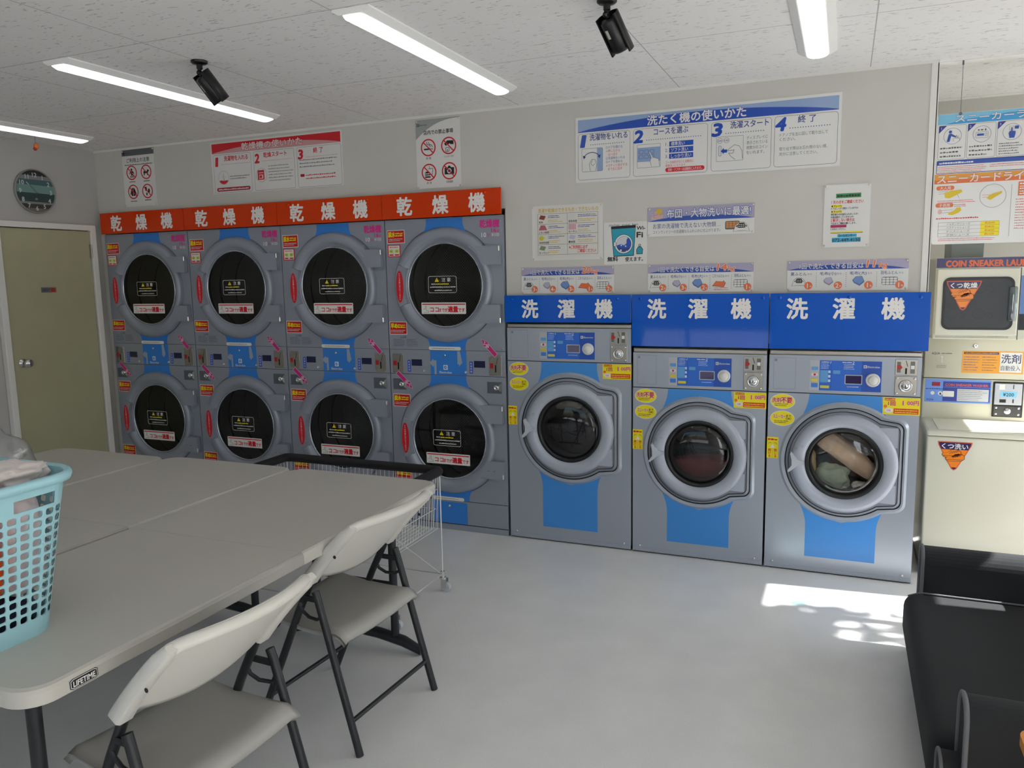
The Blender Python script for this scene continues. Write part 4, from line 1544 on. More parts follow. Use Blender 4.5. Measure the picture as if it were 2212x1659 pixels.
    # stickers
    for k, (dz, t) in enumerate(((.048, '洗剤不要'), (.139, 'スニーカー'))):
        q = MB(FRONT)
        q.ell(.076, zs - dz, .062, .041, WHITE, .0012, 36)
        q.ell(.076, zs - dz, .059, .038, YEL, .0017, 36)
        if k == 0:
            q.text('洗剤', .022, zs - dz + .006, .026, RED, .0027, 'l', .045, bold=.02, outline=WHITE, ow=.05)
            q.text('不要', .068, zs - dz + .007, .032, RED, .0027, 'l', .055, bold=.03, outline=WHITE, ow=.05)
        else:
            q.text('スニーカー', .03, zs - dz + .01, .022, PINK, .0027, 'l', .062, bold=.02, outline=WHITE, ow=.05)
            q.text('まで', .095, zs - dz + .014, .013, INK, .0027, 'l', .025, bold=.02)
            q.text('OK!', .094, zs - dz + .0, .016, INK, .0027, 'l', .026, bold=.02)
        q.micro(.036, zs - dz - .027, .112, zs - dz - .01, 2, INK, .0022, .45, 12 + k)
        part(q, 'oval_sticker', root, 'yellow oval sticker reading ' + t if False else 'yellow oval sticker')
    q = MB(FRONT)
    y0, y1, z1 = W - .17, W - .002, zs - .006
    q.rect(y0, z1 - .086, y1, z1, YEL, .0012)
    q.rect(y0 + .008, z1 - .015, y0 + .055, z1 - .003, mat('sticker_red', 'c8161d', .3), .0018)
    q.micro(y0 + .01, z1 - .013, y0 + .053, z1 - .005, 1, YEL, .0024, .7, 3, 0)
    q.text('1回', y0 + .024, z1 - .029, .022, RED, .0024, 'l', .033, bold=.03, outline=WHITE)
    q.text('1', y0 + .09, z1 - .024, .03, PINK, .0024, 'l', bold=.04, outline=WHITE)
    q.text('00円', y0 + .11, z1 - .024, .024, PINK, .0024, 'l', .052, bold=.03, outline=WHITE)
    q.ell(y0 + .012, z1 - .045, .008, .008, ORANGE, .0018, 14)
    q.poly([(y0 + .028 + .019 * math.cos(2 * PI * k / 20) * (1 + .12 * (k % 2)), z1 - .065 + .012 * math.sin(2 * PI * k / 20) * (1 + .15 * (k % 2))) for k in range(20)], WHITE, .0018)
    q.text('OK', y0 + .028, z1 - .065, .012, PINK, .0024, bold=.02)
    q.rect(y0 + .05, z1 - .081, y1 - .006, z1 - .054, mat('sticker_vermilion', 'd23c14', .3), .0018)
    q.micro(y0 + .055, z1 - .079, y1 - .01, z1 - .057, 2, YEL, .0024, .5, 14, .05)
    part(q, 'price_sticker', root, 'yellow price sticker')
    q = MB(FRONT)
    z1 = cv + .115 * S
    q.rect(.002, z1 - .115, .06, z1, YEL, .0012)
    q.micro(.006, z1 - .02, .056, z1 - .006, 1, RED, .0018, .7, 5, 0)
    q.poly([(.018, z1 - .06), (.044, z1 - .06), (.031, z1 - .038)], WHITE, .0018)
    for s in (-1, 1):
        q.path([(.031 + s * .006, z1 - .034), (.031 + s * .016, z1 - .03), (.031 + s * .022, z1 - .04)], .002, GREYINK, .0018)
    q.line((.031, z1 - .063), (.031, z1 - .112), .001, RED, .0018)
    q.vtext('開ける', .016, z1 - .064, z1 - .112, .015, RED, .0018, .02)
    q.vtext('閉じる', .046, z1 - .064, z1 - .112, .015, RED, .0018, .02)
    part(q, 'opening_sticker', root, 'yellow sticker on opening and closing the door')
    return root
washer(WX[0][0], WX[0][1], 1.10, 1.328, .396, .704, 1.055, 'tallest washer of three, next to the dryers, dark laundry behind its glass', .09, 0)
washer(WX[1][0], WX[1][1], .968, 1.197, .378, .611, 1.0, 'middle washer of three, dark red laundry behind its glass', .084, 1)
washer(WX[2][0], WX[2][1], .970, 1.2, .383, .613, 1.0, 'washer next to the shoe washer, beige and green laundry in its glass', .089, 2)
def wash(name, x, y, z, size, c, seed, lab, amp=.3, rot=0):
    o = MB().blob((0, 0, 0), size, mat('laundry_' + c, c, .9, noise_amt=.1, scale=20, bump=.4), seed, amp, 1.7, 26, .85).build(name, None, (x, y, z))
    o.rotation_euler = (0, rot, 0)
    tag(o, lab, 'laundry')
w0 = WX[0][0] + .396
wash('dark_laundry', w0 - .01, YM + .2, .64, (.2, .08, .12), '2a2628', 1, 'dark brown laundry behind the glass of the tallest washer', .15)
wash('grey_laundry', w0 - .07, YM + .2, .83, (.1, .06, .045), '7d7a72', 2, 'grey laundry high in the glass of the tallest washer', .2)
w0 = WX[1][0] + .378
wash('red_laundry', w0 + .0, YM + .2, .49, (.2, .08, .07), '6a1c20', 3, 'dark red laundry behind the glass of the middle washer', .15)
wash('black_laundry', w0 + .03, YM + .26, .63, (.19, .1, .05), '1d1d20', 4, 'black laundry above the red in the middle washer', .15)
w0 = WX[2][0] + .383
wash('beige_towel', w0 - .0, YM + .125, .645, (.22, .05, .056), 'e6c6a6', 5, 'beige towel lying across the glass of the washer beside the shoe washer', .1, .62)
wash('green_towel', w0 - .05, YM + .12, .505, (.085, .045, .068), 'b4c0a8', 6, 'grey green towel low in the glass of the washer beside the shoe washer', .3)
wash('tan_cloth', w0 - .165, YM + .13, .565, (.03, .04, .085), 'cdbd88', 7, 'tan cloth beside the grey green towel in a washer', .2)
wash('brown_cloth', w0 + .06, YM + .25, .57, (.13, .05, .08), '6b5044', 8, 'brown cloth behind the beige towel in a washer', .2, .4)
wash('white_cloth', w0 + .085, YM + .115, .468, (.042, .035, .02), 'e5e2d6', 9, 'small white cloth at the bottom of the glass below the beige towel', .25)
wash('charcoal_laundry', w0 + .07, YM + .2, .755, (.1, .05, .05), '232227', 10, 'charcoal laundry above the beige towel in a washer', .2)
# ================================================================ posters and notices
SHEET = mat('laminated_white', 'dfdfdc', 0.22, spec=0.5)
SHEETW = mat('laminated_clear_edge', 'd6d3cb', 0.2)
PALEBL = mat('print_pale_blue', '8ea6cc', 0.25)
LILAC = mat('print_lilac', 'a9a4bf', 0.25)
MIDBL = mat('print_mid_blue', '2c51a8', 0.25)
PREDB = mat('print_band_red', 'd0202a', 0.25)
PREDL = mat('print_band_pink', 'c99a9a', 0.3)
def poster(x0, z0, W, H, lab, grp=None, tacks=True, y=YW, edge=None, rad=.004, sheet=None):
    r = empty('poster', (x0, y - .003, z0), lab, 'poster', grp)
    q = MB(FRONT)
    q.prism(rr_outline(0, 0, W, H, rad, 3), -.002, 0, edge or sheet or SHEET)
    q.build('sheet', r)
    if tacks:
        for u in (.008, W - .008):
            for v in (.008, H - .008):
                t = MB(FRONT)
                t.lathe(u, v, [(.006, 0), (.0055, .004), (.003, .007), (0, .007)], mat('tack_clear', 'cfcdb8', .2), 12)
                t.build('tack', r)
    return r, MB(FRONT)
def no_sign(q, u, v, r, w=.0008):
    q.ring(u, v, r * .84, r, RED, w)
    d = r * .68
    q.line((u - d, v + d), (u + d, v - d), r * .14, RED, w + 3 * LAY)
w1 = .0004
# --- usage notice, far left
r, q = poster(-4.89, 2.157, .312, .402, 'tall notice with grey top band and four red ban signs, by the wall clock')
W, H = .312, .402
q.rect(0, H - .042, W, H, mat('print_slate', '5c6064', .3), w1)
q.rrect(.012, H - .034, .03, H - .016, .002, INK, 2 * w1)
q.text('Electrolux', .036, H - .024, .014, INK, 2 * w1, 'l', .05)
q.text('ご利用上の注意', .155, H - .075, .03, INK, w1, width=.22, bold=.015)
q.micro(.025, H - .113, .29, H - .099, 1, INK, w1, .5, 1, 0)
for u, v in ((.086, .24), (.226, .238), (.087, .105), (.226, .103)):
    no_sign(q, u, v, .051)
u, v = .086, .24
q.ell(u, v + .022, .009, .009, INK, 2 * w1, 14)
q.poly([(u - .012, v + .012), (u + .012, v + .012), (u + .024, v - .006), (u + .02, v - .01), (u + .009, v), (u + .007, v - .02), (u - .007, v - .02), (u - .009, v), (u - .02, v - .01), (u - .024, v - .006)], INK, 2 * w1)
for s in (-1, 1):
    q.ell(u + s * .009, v - .028, .006, .007, INK, 2 * w1, 10)
u, v = .226, .238
q.poly([(u - .028, v - .006), (u - .022, v + .008), (u + .008, v + .004), (u + .014, v + .02), (u + .02, v + .014), (u + .03, v + .012), (u + .026, v + .002), (u + .018, v), (u + .016, v - .024), (u + .009, v - .024), (u + .006, v - .01), (u - .012, v - .01), (u - .016, v - .024), (u - .024, v - .024), (u - .022, v - .006)], INK, 2 * w1)
u, v = .087, .105
q.poly([(u - .01, v + .028), (u + .01, v + .028), (u + .02, v + .012), (u + .03, v - .018), (u + .02, v - .022), (u + .017, v - .006), (u + .017, v - .03), (u - .017, v - .03), (u - .017, v - .006), (u - .02, v - .022), (u - .03, v - .018), (u - .02, v + .012)], INK, 2 * w1)
q.line((u, v + .028), (u, v - .03), .003, SHEET, 3 * w1)
u, v = .226, .103
for du, dv, a in ((-.014, .016, 1), (.014, .002, 1), (-.008, -.02, .7)):
    q.ell(u + du, v + dv, .009 * a, .016 * a, INK, 2 * w1, 14)
for u, v in ((.086, .178), (.226, .176), (.087, .04), (.226, .042)):
    q.micro(u - .03, v - .006, u + .03, v + .004, 1, INK, w1, .7, int(u * 900), 0)
q.build('print', r)

# --- how to use the dryers
r, q = poster(-4.055, 2.2, 1.078, .346, 'wide poster with red top band on using the dryers', tacks=False)
W, H = 1.078, .346
def band(q, u0, u1, v0, v1, back, swoosh, bow):
    q.rect(u0, v0, u1, v1, back, w1)
    n = 24
    top = [(u0 + (u1 - u0) * k / n, v0 + (v1 - v0) * (.04 + bow * math.sin(PI * k / n) ** .8)) for k in range(n + 1)]
    for a, b_ in zip(top, top[1:]):
        q.poly([(a[0], v0), (b_[0], v0), b_, a], swoosh, 2 * w1)
band(q, .01, W - .012, H - .077, H - .01, PREDB, PREDL, .62)
q.text('乾燥機の使いかた', .52, H - .045, .048, SHEET, 4 * w1, width=.5, bold=.02, outline=PREDB, ow=.045)
for t, u0, u1, ttl, num, tu in ((0, .018, .343, '洗濯物を入れる', '1', .215), (1, .366, .7, '乾燥スタート', '2', .545), (2, .722, 1.066, '終 了', '3', .89)):
    q.frame(u0, .006, u1, H - .085, .012, .0016, GREYINK, w1)
    q.text(num, u0 + .03, H - .128, .075, RED, w1, width=.034 if num != '1' else .018, bold=.05, slant=.1)
    q.text(ttl, tu, H - .112, .034, RED, w1, width=.205 if t == 0 else (.19 if t == 1 else .075), bold=.02)
    for k in range(24):
        q.ell(u0 + .07 + k * .0105, H - .15, .0022, .0022, RED, w1, 8)
q.ring(.1, .108, .044, .0452, GREYINK, w1)
q.text('1', .1, .126, .026, GREYINK, w1)
q.line((.085, .112), (.115, .112), .0016, RED, w1)
q.text('3', .1, .097, .026, GREYINK, w1)
q.poly([(.1 + .043 * math.cos(a), .108 + .043 * math.sin(a)) for a in [math.radians(207 + 126 * k / 14) for k in range(15)]] + [(.12, .09), (.1, .086), (.08, .092)], RED, 2 * w1)
q.micro(.155, .09, .335, .122, 2, GREYINK, w1, .4, 3)
q.rrect(.035, .017, .325, .042, .012, mat('print_crimson', 'a8142a', .3), w1)
q.micro(.05, .022, .31, .037, 1, SHEET, 2 * w1, .6, 5, 0)
q.ring(.425, .105, .044, .0455, GREYINK, w1)
q.rrect(.393, .075, .448, .138, .003, RED, 2 * w1)
q.rect(.405, .082, .438, .108, SHEET, 3 * w1)
q.rect(.408, .086, .43, .104, RED, 4 * w1)
q.rect(.403, .118, .44, .122, SHEET, 3 * w1)
q.micro(.485, .056, .69, .17, 6, GREYINK, w1, .3, 6)
q.micro(.74, .125, 1.05, .19, 3, GREYINK, w1, .34, 8)
q.rrect(.742, .072, .775, .09, .006, mat('print_crimson', 'a8142a', .3), w1)
q.micro(.785, .05, 1.05, .092, 2, RED, w1, .4, 9)
q.build('print', r)

# --- prohibited in the shop
r, q = poster(-2.442, 2.143, .302, .407, 'white notice with four red ban signs between the dryer and washer posters')
W, H = .302, .407
pts = [(0, H), (W, H)] + [(W * (1 - k / 16), H - .005 - .11 * (k / 16) ** 2.4) for k in range(17)]
q.poly(pts, mat('print_soft_grey', '9aa09e', .3), w1)
brand_mark(q, .017, H - .03, .016, INK, 2 * w1, mat('print_soft_grey', '9aa09e', .3), (.05, .012))
q.text('店内での禁止事項', .155, H - .077, .026, INK, 2 * w1, width=.2, bold=.02)
for u, v in ((.084, .242), (.223, .244), (.084, .096), (.223, .096)):
    no_sign(q, u, v, .051)
u, v = .084, .242
q.rect(u - .03, v - .014, u + .016, v - .005, INK, 2 * w1)
q.rect(u + .02, v - .014, u + .024, v - .005, INK, 2 * w1)
q.rect(u + .028, v - .014, u + .031, v - .005, INK, 2 * w1)
for d in (0, .014):
    q.path([(u - .012 + d, v + .032), (u - .006 + d, v + .018), (u + .008 + d, v + .014), (u + .016 + d, v + .002)], .0035, INK, 2 * w1)
u, v = .223, .244
q.poly([(u - .01, v + .03), (u + .032, v + .028), (u + .034, v + .006), (u + .016, v + .006), (u + .004, v + .012), (u - .004, v + .002), (u - .01, v + .006), (u - .018, v - .002), (u - .024, v + .004), (u - .03, v + .012)], INK, 2 * w1)
q.frame(u - .022, v - .036, u + .004, v - .01, .006, .003, INK, 2 * w1)
q.text('e', u - .009, v - .023, .018, INK, 2 * w1, bold=.02)
u, v = .084, .096
q.path([(u - .004, v + .02), (u + .028, v + .022), (u + .022, v - .014), (u + .004, v - .014)], .003, INK, 2 * w1)
q.line((u + .006, v + .022), (u + .002, v + .036), .003, INK, 2 * w1)
q.poly(arc(u - .01, v - .006, .018, .012, 0, 180, 10), INK, 2 * w1)
q.rect(u - .028, v - .018, u + .008, v - .011, INK, 2 * w1)
q.rrect(u - .028, v - .032, u + .01, v - .023, .003, INK, 2 * w1)
u, v = .223, .096
q.rrect(u - .032, v - .02, u + .032, v + .02, .003, INK, 2 * w1)
q.poly([(u - .012, v + .018), (u - .006, v + .03), (u + .006, v + .03), (u + .012, v + .018)], INK, 2 * w1)
q.ring(u, v, .009, .015, SHEET, 3 * w1, 20)
q.text('喫 煙', .084, .179, .014, INK, w1, width=.035)
q.text('ゴミのポイ捨て', .223, .181, .012, INK, w1, width=.07)
q.text('飲 食', .084, .033, .014, INK, w1, width=.035)
q.text('写真撮影', .223, .033, .014, INK, w1, width=.046)
q.build('print', r)

# --- how to use the washers
r, q = poster(-1.42, 2.117, 1.379, .355, 'wide poster with blue top band and four numbered steps above the washers', tacks=False)
W, H = 1.379, .355
band(q, .014, W - .014, H - .082, H - .014, PALEBL, mat('print_royal', '1c4cb0', .25), .78)
q.text('洗たく機の使いかた', .665, H - .05, .052, SHEET, 4 * w1, width=.515, bold=.025, outline=mat('print_royal', '1c4cb0', .25), ow=.04)
DB = mat('print_deep_blue', '2b3f86', .3)
for t, u0, u1, ttl, num, tu, tw in ((0, .014, .313, '洗濯物をいれる', '1', .19, .215), (1, .33, .73, 'コースを選ぶ', '2', .535, .185), (2, .748, 1.05, '洗濯スタート', '3', .94, .19), (3, 1.064, 1.364, '終 了', '4', 1.218, .085)):
    q.frame(u0, .014, u1, H - .09, .016, .0018, GREYINK, w1)
    q.text(num, u0 + .032, H - .127, .082, mat('print_royal', '1c4cb0', .25), w1, width=.045 if num != '1' else .02, bold=.05, slant=.18)
    q.text(ttl, tu, H - .112, .036, DB, w1, width=tw, bold=.015)
    n = int((u1 - u0 - .09) / .0125)
    for k in range(n):
        q.ell(u0 + .075 + k * .0125, H - .152, .0026, .0026, DB, w1, 8)
q.frame(.036, .058, .158, .185, .008, .0015, GREYINK, w1)
q.rect(.125, .06, .156, .183, PALEBL, 2 * w1)
q.path(arc(.094, .11, .055, .052, 150, 30, 10), .004, DB, 3 * w1)
for s in (-1, 1):
    q.poly([(.094 + s * .052, .148), (.094 + s * .034, .14), (.094 + s * .046, .128)], DB, 3 * w1)
q.path([(.085, .062), (.08, .1), (.095, .125), (.115, .122), (.122, .09), (.118, .062)], .002, GREYINK, 3 * w1)
q.path([(.098, .12), (.09, .1), (.1, .088), (.112, .1)], .002, GREYINK, 3 * w1)
for k, (t, c, u) in enumerate((('①ドアを開ける', DB, .175), ('→押しながら', RED, .175), ('左へ回す', RED, .188), ('②洗濯物をいれる', DB, .175), ('③ドアを閉める', DB, .175), ('→カチッと音がする', RED, .175), ('まで右に回す', RED, .188))):
    q.text(t, u, .182 - k * .0195, .0155, c, w1, 'l', .0135 * len(t))
q.frame(.352, .058, .48, .182, .003, .0015, GREYINK, w1)
q.rect(.354, .09, .478, .165, PALEBL, 2 * w1)
for k in range(3):
    for j in range(2):
        q.frame(.362 + k * .03, .106 + j * .026, .385 + k * .03, .126 + j * .026, .003, .0014, DB, 3 * w1)
q.poly([(.416, .142), (.424, .142), (.438, .112), (.47, .1), (.476, .062), (.432, .062), (.424, .09), (.43, .112)], SHEET, 3 * w1)
q.path([(.416, .142), (.424, .142), (.438, .112), (.47, .1), (.476, .062)], .0018, GREYINK, 4 * w1)
q.path([(.416, .142), (.43, .112), (.424, .09), (.432, .062)], .0018, GREYINK, 4 * w1)
for k, t in enumerate(('標準洗い', 'ソフト洗い', 'しっかり洗い')):
    z = .172 - k * .032
    q.text('%d.' % (k + 1), .513, z + .002, .022, DB, w1, 'c')
    q.rect(.527, z - .012, .655, z + .014, mat('print_royal', '1c4cb0', .25), w1)
    q.text(t, .537, z + .001, .021, SHEET, 2 * w1, 'l', .018 * len(t), bold=.01)
q.text('コース指定がないと自動的に', .508, .078, .015, RED, w1, 'l', .15)
q.text('標準洗いになります。', .508, .06, .015, RED, w1, 'l', .11)
q.rrect(.507, .027, .715, .05, .011, RED, w1)
q.text('洗剤・ソフターは自動的に入ります。', .611, .0385, .0155, SHEET, 2 * w1, width=.18, bold=.01)
q.frame(.775, .062, .912, .188, .004, .0015, GREYINK, w1)
q.ring(.793, .168, .0125, .014, GREYINK, 2 * w1, 20)
q.ring(.826, .168, .0125, .014, GREYINK, 2 * w1, 20)
q.text('500', .793, .168, .012, DB, 2 * w1, width=.019)
q.text('100', .826, .168, .012, DB, 2 * w1, width=.019)
q.frame(.787, .09, .8, .142, .003, .0018, DB, 2 * w1)
q.poly([(.798, .115), (.814, .131), (.814, .122), (.83, .122), (.83, .106), (.814, .106), (.814, .099)], mat('print_royal', '1c4cb0', .25), 3 * w1)
q.path([(.908, .07), (.906, .11), (.892, .135), (.868, .143), (.838, .122), (.83, .114), (.85, .115), (.866, .118), (.86, .1), (.838, .103), (.85, .085), (.872, .068)], .002, GREYINK, 4 * w1)
for k, t in enumerate(('ディスプレイに', '表示されている', '枚数分のコイン', 'をいれます。')):
    q.text(t, .928, .172 - k * .0245, .0185, GREYINK, w1, 'l', .0148 * len(t))
for v, t in ((.172, 'ドアノブを左に回して取り出して'), (.15, 'ください。'), (.103, '取り出す際はお忘れ物のない様、'), (.078, '充分に注意してください。')):
    q.text(t, 1.09, v, .0175, GREYINK, w1, 'l', .0152 * len(t))
q.build('print', r)

# --- what can be washed (table of drawings)
r, q = poster(-1.69, 1.69, .427, .311, 'laminated sheet with a table of bedding drawings above the tallest washer')
q.rect(.02, .012, .41, .305, mat('paper_cream', 'd9d7cf', .4), w1 * .5)
MUST = mat('print_mustard', 'cfae3e', .35)
q.text('洗濯や乾燥のできるもの・できないもの', .22, .284, .024, MUST, w1, width=.36, bold=.02)
L0, L1, B0, B1, MID = .036, .398, .032, .265, .217
for k in range(5):
    z = B0 + (B1 - B0) * k / 4
    q.rect(L0, z - .0008, L1, z + .0008, GREYINK, w1)
for u in (L0, MID, L1):
    q.rect(u - .0008, B0, u + .0008, B1, GREYINK, w1)
cells = [('毛布', '8c4038', 0), ('羽毛布団', 'c9c9d2', 1), ('こたつ布団', 'b5606a', 2), ('カーテン', 'cf8d9d', 3), ('100%羊毛布団', 'c9c02a', 4), ('敷布団', 'b9bad0', 5), ('カーペット', '7d9468', 6)]
for k, (t, c, j) in enumerate(cells):
    col, row = k % 2, k // 2
    u0 = L0 if col == 0 else MID
    v1 = B1 - (B1 - B0) * row / 4
    m = mat('print_' + c, c, .35)
    if k in (0, 5, 6):
        q.poly([(u0 + .008, v1 - .028), (u0 + .018, v1 - .006), (u0 + .05, v1 - .012), (u0 + .04, v1 - .034)], m, 2 * w1)
    elif k == 2:
        q.poly([(u0 + .006, v1 - .034), (u0 + .018, v1 - .006), (u0 + .044, v1 - .006), (u0 + .058, v1 - .034)], m, 2 * w1)
    elif k == 3:
        for s in range(5):
            q.rect(u0 + .008 + s * .009, v1 - .036, u0 + .014 + s * .009, v1 - .004, m, 2 * w1)
    elif k == 4:
        q.ell(u0 + .022, v1 - .022, .014, .013, m, 2 * w1, 16)
        q.ell(u0 + .034, v1 - .02, .007, .006, m, 2.5 * w1, 12)
    else:
        for s in range(4):
            q.line((u0 + .008 + s * .01, v1 - .032), (u0 + .016 + s * .01, v1 - .006), .003, m, 2 * w1)
    q.text(t, u0 + .007, v1 - .047, .0125, INK, w1, 'l', min(.0125 * len(t), .06), bold=.03)
    q.micro(u0 + .064, v1 - .026, u0 + .176, v1 - .008, 2, NAVY, w1, .5, k, .5)
    q.micro(u0 + .064, v1 - .05, u0 + .172, v1 - .032, 2, MUST, w1, .5, k + 20, .5)
q.text('※ご利用前に必ず', MID + .01, B0 + .04, .02, RED, w1, 'l', .11, bold=.02)
q.text('ご確認ください!', MID + .06, B0 + .018, .02, RED, w1, 'l', .11, bold=.02)
q.build('print', r)

# --- hand drawn wifi sheet (plain washing machine drawing)
r, q = poster(-1.256, 1.657, .245, .233, 'small hand drawn white sheet with a turquoise washing machine and wireless lettering', tacks=False)
TEAL = mat('print_turquoise', '1f9cb4', .4)
q.text('jinchan_guest_ben', .028, .219, .015, INK, w1, 'l', .165)
q.poly([(.04, .211), (.182, .214), (.171, .046), (.055, .044)], INK, w1)
q.poly([(.044, .196), (.179, .199), (.1675, .05), (.058, .048)], TEAL, 2 * w1)
q.ell(.113, .112, .052, .053, INK, 3 * w1)
q.ell(.113, .112, .050, .051, WHITE, 4 * w1)
q.ell(.114, .112, .043, .044, INK, 5 * w1)
q.ell(.114, .112, .0415, .0425, mat('print_grey_light', 'c9cdd2', .4), 6 * w1)
PB = mat('print_wave_blue', '2350b8', .4)
q.poly([(.114 + .0415 * math.cos(a), .112 + .0425 * math.sin(a)) for a in [math.radians(-170 + 225 * k / 24) for k in range(25)]] + [(.13, .133), (.13, .115), (.115, .104), (.098, .112), (.084, .108)], PB, 7 * w1)
q.poly([(.114 + .0415 * math.cos(a), .112 + .0425 * math.sin(a)) for a in [math.radians(-160 + 130 * k / 16) for k in range(17)]] + [(.12, .09), (.1, .088)], DB, 8 * w1)
for u, v, s in ((.1, .105, .004), (.125, .1, .004), (.098, .078, .005), (.13, .072, .003)):
    q.ell(u, v, s, s, WHITE, 9 * w1, 12)
q.rrect(.057, .1, .07, .125, .002, INK, 9 * w1)
q.rrect(.0585, .1015, .0685, .1235, .002, WHITE, 10 * w1)
q.poly([(.186, .054), (.184, .078), (.196, .096), (.212, .096), (.223, .08), (.22, .054)], INK, w1)
q.poly([(.189, .057), (.187, .078), (.198, .093), (.21, .093), (.22, .079), (.217, .057)], TEAL, 2 * w1)
q.ring(.204, .103, .004, .007, INK, w1, 14)
q.text('Wi-', .187, .198, .026, INK, w1, 'l', .048, bold=.035, slant=.1)
q.text('Fi', .187, .162, .038, INK, w1, 'l', .034, bold=.04)
q.text('無料', .02, .03, .026, INK, w1, 'l', .06, bold=.04)
q.text('使えます。', .122, .028, .024, INK, w1, 'l', .1, bold=.03)
q.build('print', r)

# --- capacity guides and futon banner
def guide(x0, z0, kg, items, lab):
    W, H = .563, .152
    r, q = poster(x0, z0, W, H, lab, 'capacity guides above the washers')
    q.rect(0, H - .047, W, H, LILAC, w1)
    n = 20
    for k in range(n):
        f = lambda k: .026 * (1 - abs(2 * k / n - 1) ** 2.2)
        q.poly([(W * k / n, H - .047), (W * (k + 1) / n, H - .047), (W * (k + 1) / n, H - .047 + f(k + 1)), (W * k / n, H - .047 + f(k))], MIDBL, 2 * w1)
    q.text('1回で洗たくできる目安は', .21, H - .027, .03, SHEET, 4 * w1, width=.3, bold=.015, outline=MIDBL, ow=.045)
    q.text(kg, .376, H - .018, .045, ORANGE, 4 * w1, 'l', .036 if kg == '11' else .05, bold=.03, slant=.15, outline=SHEET, ow=.05)
    q.text('kg', .432, H - .025, .032, ORANGE, 4 * w1, 'l', .036, bold=.02, slant=.15, outline=SHEET, ow=.05)
    n = len(items)
    cw = W / n
    for k, (t, num) in enumerate(items):
        u = cw * k
        c = u + cw * .42
        q.text(t, u + cw * .12, H - .066, .0175, DB, w1, 'l', cw * .55, bold=.01)
        q.text('なら', u + cw * .7, H - .067, .0105, DB, w1, 'l')
        if k:
            for j in range(8):
                q.ell(u, .02 + j * .0098, .0018, .0018, GREYINK, w1, 8)
        v = .045
        if t.startswith('夏'):
            q.poly([(c - .036, v - .022), (c - .028, v + .008), (c - .012, v + .022), (c + .012, v + .022), (c + .026, v + .008), (c + .034, v - .022), (c + .015, v - .018), (c - .015, v - .018)], INK, w1)
            q.poly([(c - .034, v - .021), (c - .027, v + .007), (c - .011, v + .0205), (c + .011, v + .0205), (c + .025, v + .007), (c + .032, v - .021), (c + .015, v - .0165), (c - .015, v - .0165)], SHEET, 2 * w1)
            q.poly([(c - .024, v + .002), (c - .01, v + .018), (c + .01, v + .018), (c + .022, v + .002), (c + .012, v - .006), (c - .012, v - .006)], INK, 3 * w1)
            for j in range(8):
                q.ell(c - .016 + .0105 * (j % 4), v + .001 + .008 * (j // 4), .0028, .0024, SHEET, 4 * w1, 8)
        elif t.startswith('毛布'):
            m = mat('print_blanket_blue' if '大' in t else 'print_blanket_grey', '6d8fc8' if '大' in t else 'b0aec2', .35)
            k_ = 1.2 if '大' in t else 1.0
            for d, mm, w in ((-.004, INK, w1), (-.0035, m, 2 * w1), (.0, INK, 3 * w1)):
                q.poly([(c + a * k_, v + b_ * k_ + d) for a, b_ in ((-.024, .006), (-.012, .02), (.012, .022), (.022, .0), (.004, -.016), (-.018, -.004))], mm, w)
            q.poly([(c + a * k_ * .92, v + b_ * k_ * .92 + .001) for a, b_ in ((-.024, .006), (-.012, .02), (.012, .022), (.022, .0), (.004, -.016), (-.018, -.004))], m, 4 * w1)
        elif t.startswith('こ'):
            q.poly([(c - .036, v - .014), (c - .014, v + .014), (c + .022, v + .018), (c + .036, v + .002), (c + .026, v - .02), (c - .01, v - .016)], INK, w1)
            q.poly([(c - .033, v - .0125), (c - .013, v + .0125), (c + .021, v + .0165), (c + .034, v + .002), (c + .025, v - .0175), (c - .01, v - .014)], ORANGE, 2 * w1)
            q.poly([(c - .014, v + .013), (c - .002, v + .021), (c + .026, v + .021), (c + .02, v + .011)], SHEET, 3 * w1)
        else:
            q.rrect(c - .036, v - .02, c + .036, v + .02, .008, GREYINK, w1)
            for a in range(4):
                for b_ in range(3):
                    q.rrect(c - .034 + a * .0172, v - .018 + b_ * .0122, c - .0185 + a * .0172, v - .0075 + b_ * .0122, .003, SHEET, 2 * w1)
        if num:
            q.ell(u + cw * .74, .026, .0195, .0195, ORANGE, 5 * w1)
            q.text(str(num), u + cw * .74 - .004, .026, .03, SHEET, 6 * w1, bold=.03)
            q.text('枚', u + cw * .74 + .011, .022, .009, SHEET, 6 * w1, bold=.02)
        else:
            q.micro(u + cw * .18, .008, u + cw * .85, .026, 2, RED, w1, .4, 4, .1)
    q.build('print', r)
I5 = ('夏ふとん', '毛布(小)', '毛布(大)', 'こたつふとん', '羽毛ふとん')
guide(-1.761, 1.498, '20', list(zip(I5, (3, 4, 3, 1, 2))), 'lilac and white 20kg capacity guide above the tallest washer')
guide(-1.005, 1.499, '14', list(zip(I5, (2, 3, 2, 0, 1))), 'lilac and white 14kg capacity guide above the middle washer')
guide(-.274, 1.501, '11', [('夏ふとん', 1), ('毛布(小)', 2), ('毛布(大)', 1), ('羽毛ふとん', 1)], 'lilac and white 11kg capacity guide above the washer beside the wall end')
W, H = .564, .156
r, q = poster(-1.008, 1.803, W, H, 'lilac banner with large white lettering on washing futons, middle of the wall')
q.rect(0, H - .075, W, H, LILAC, w1)
for k in range(20):
    f = lambda k: .026 * (1 - abs(k / 10 - 1) ** 2.2)
    q.poly([(W * k / 20, H - .075), (W * (k + 1) / 20, H - .075), (W * (k + 1) / 20, H - .075 + f(k + 1)), (W * k / 20, H - .075 + f(k))], MIDBL, 2 * w1)
q.ell(.062, H - .022, .018, .018, MUST, 2 * w1, 16)
q.text('この', .035, H - .03, .018, ORANGE, 4 * w1, width=.034, rot=4, outline=SHEET, ow=.06)
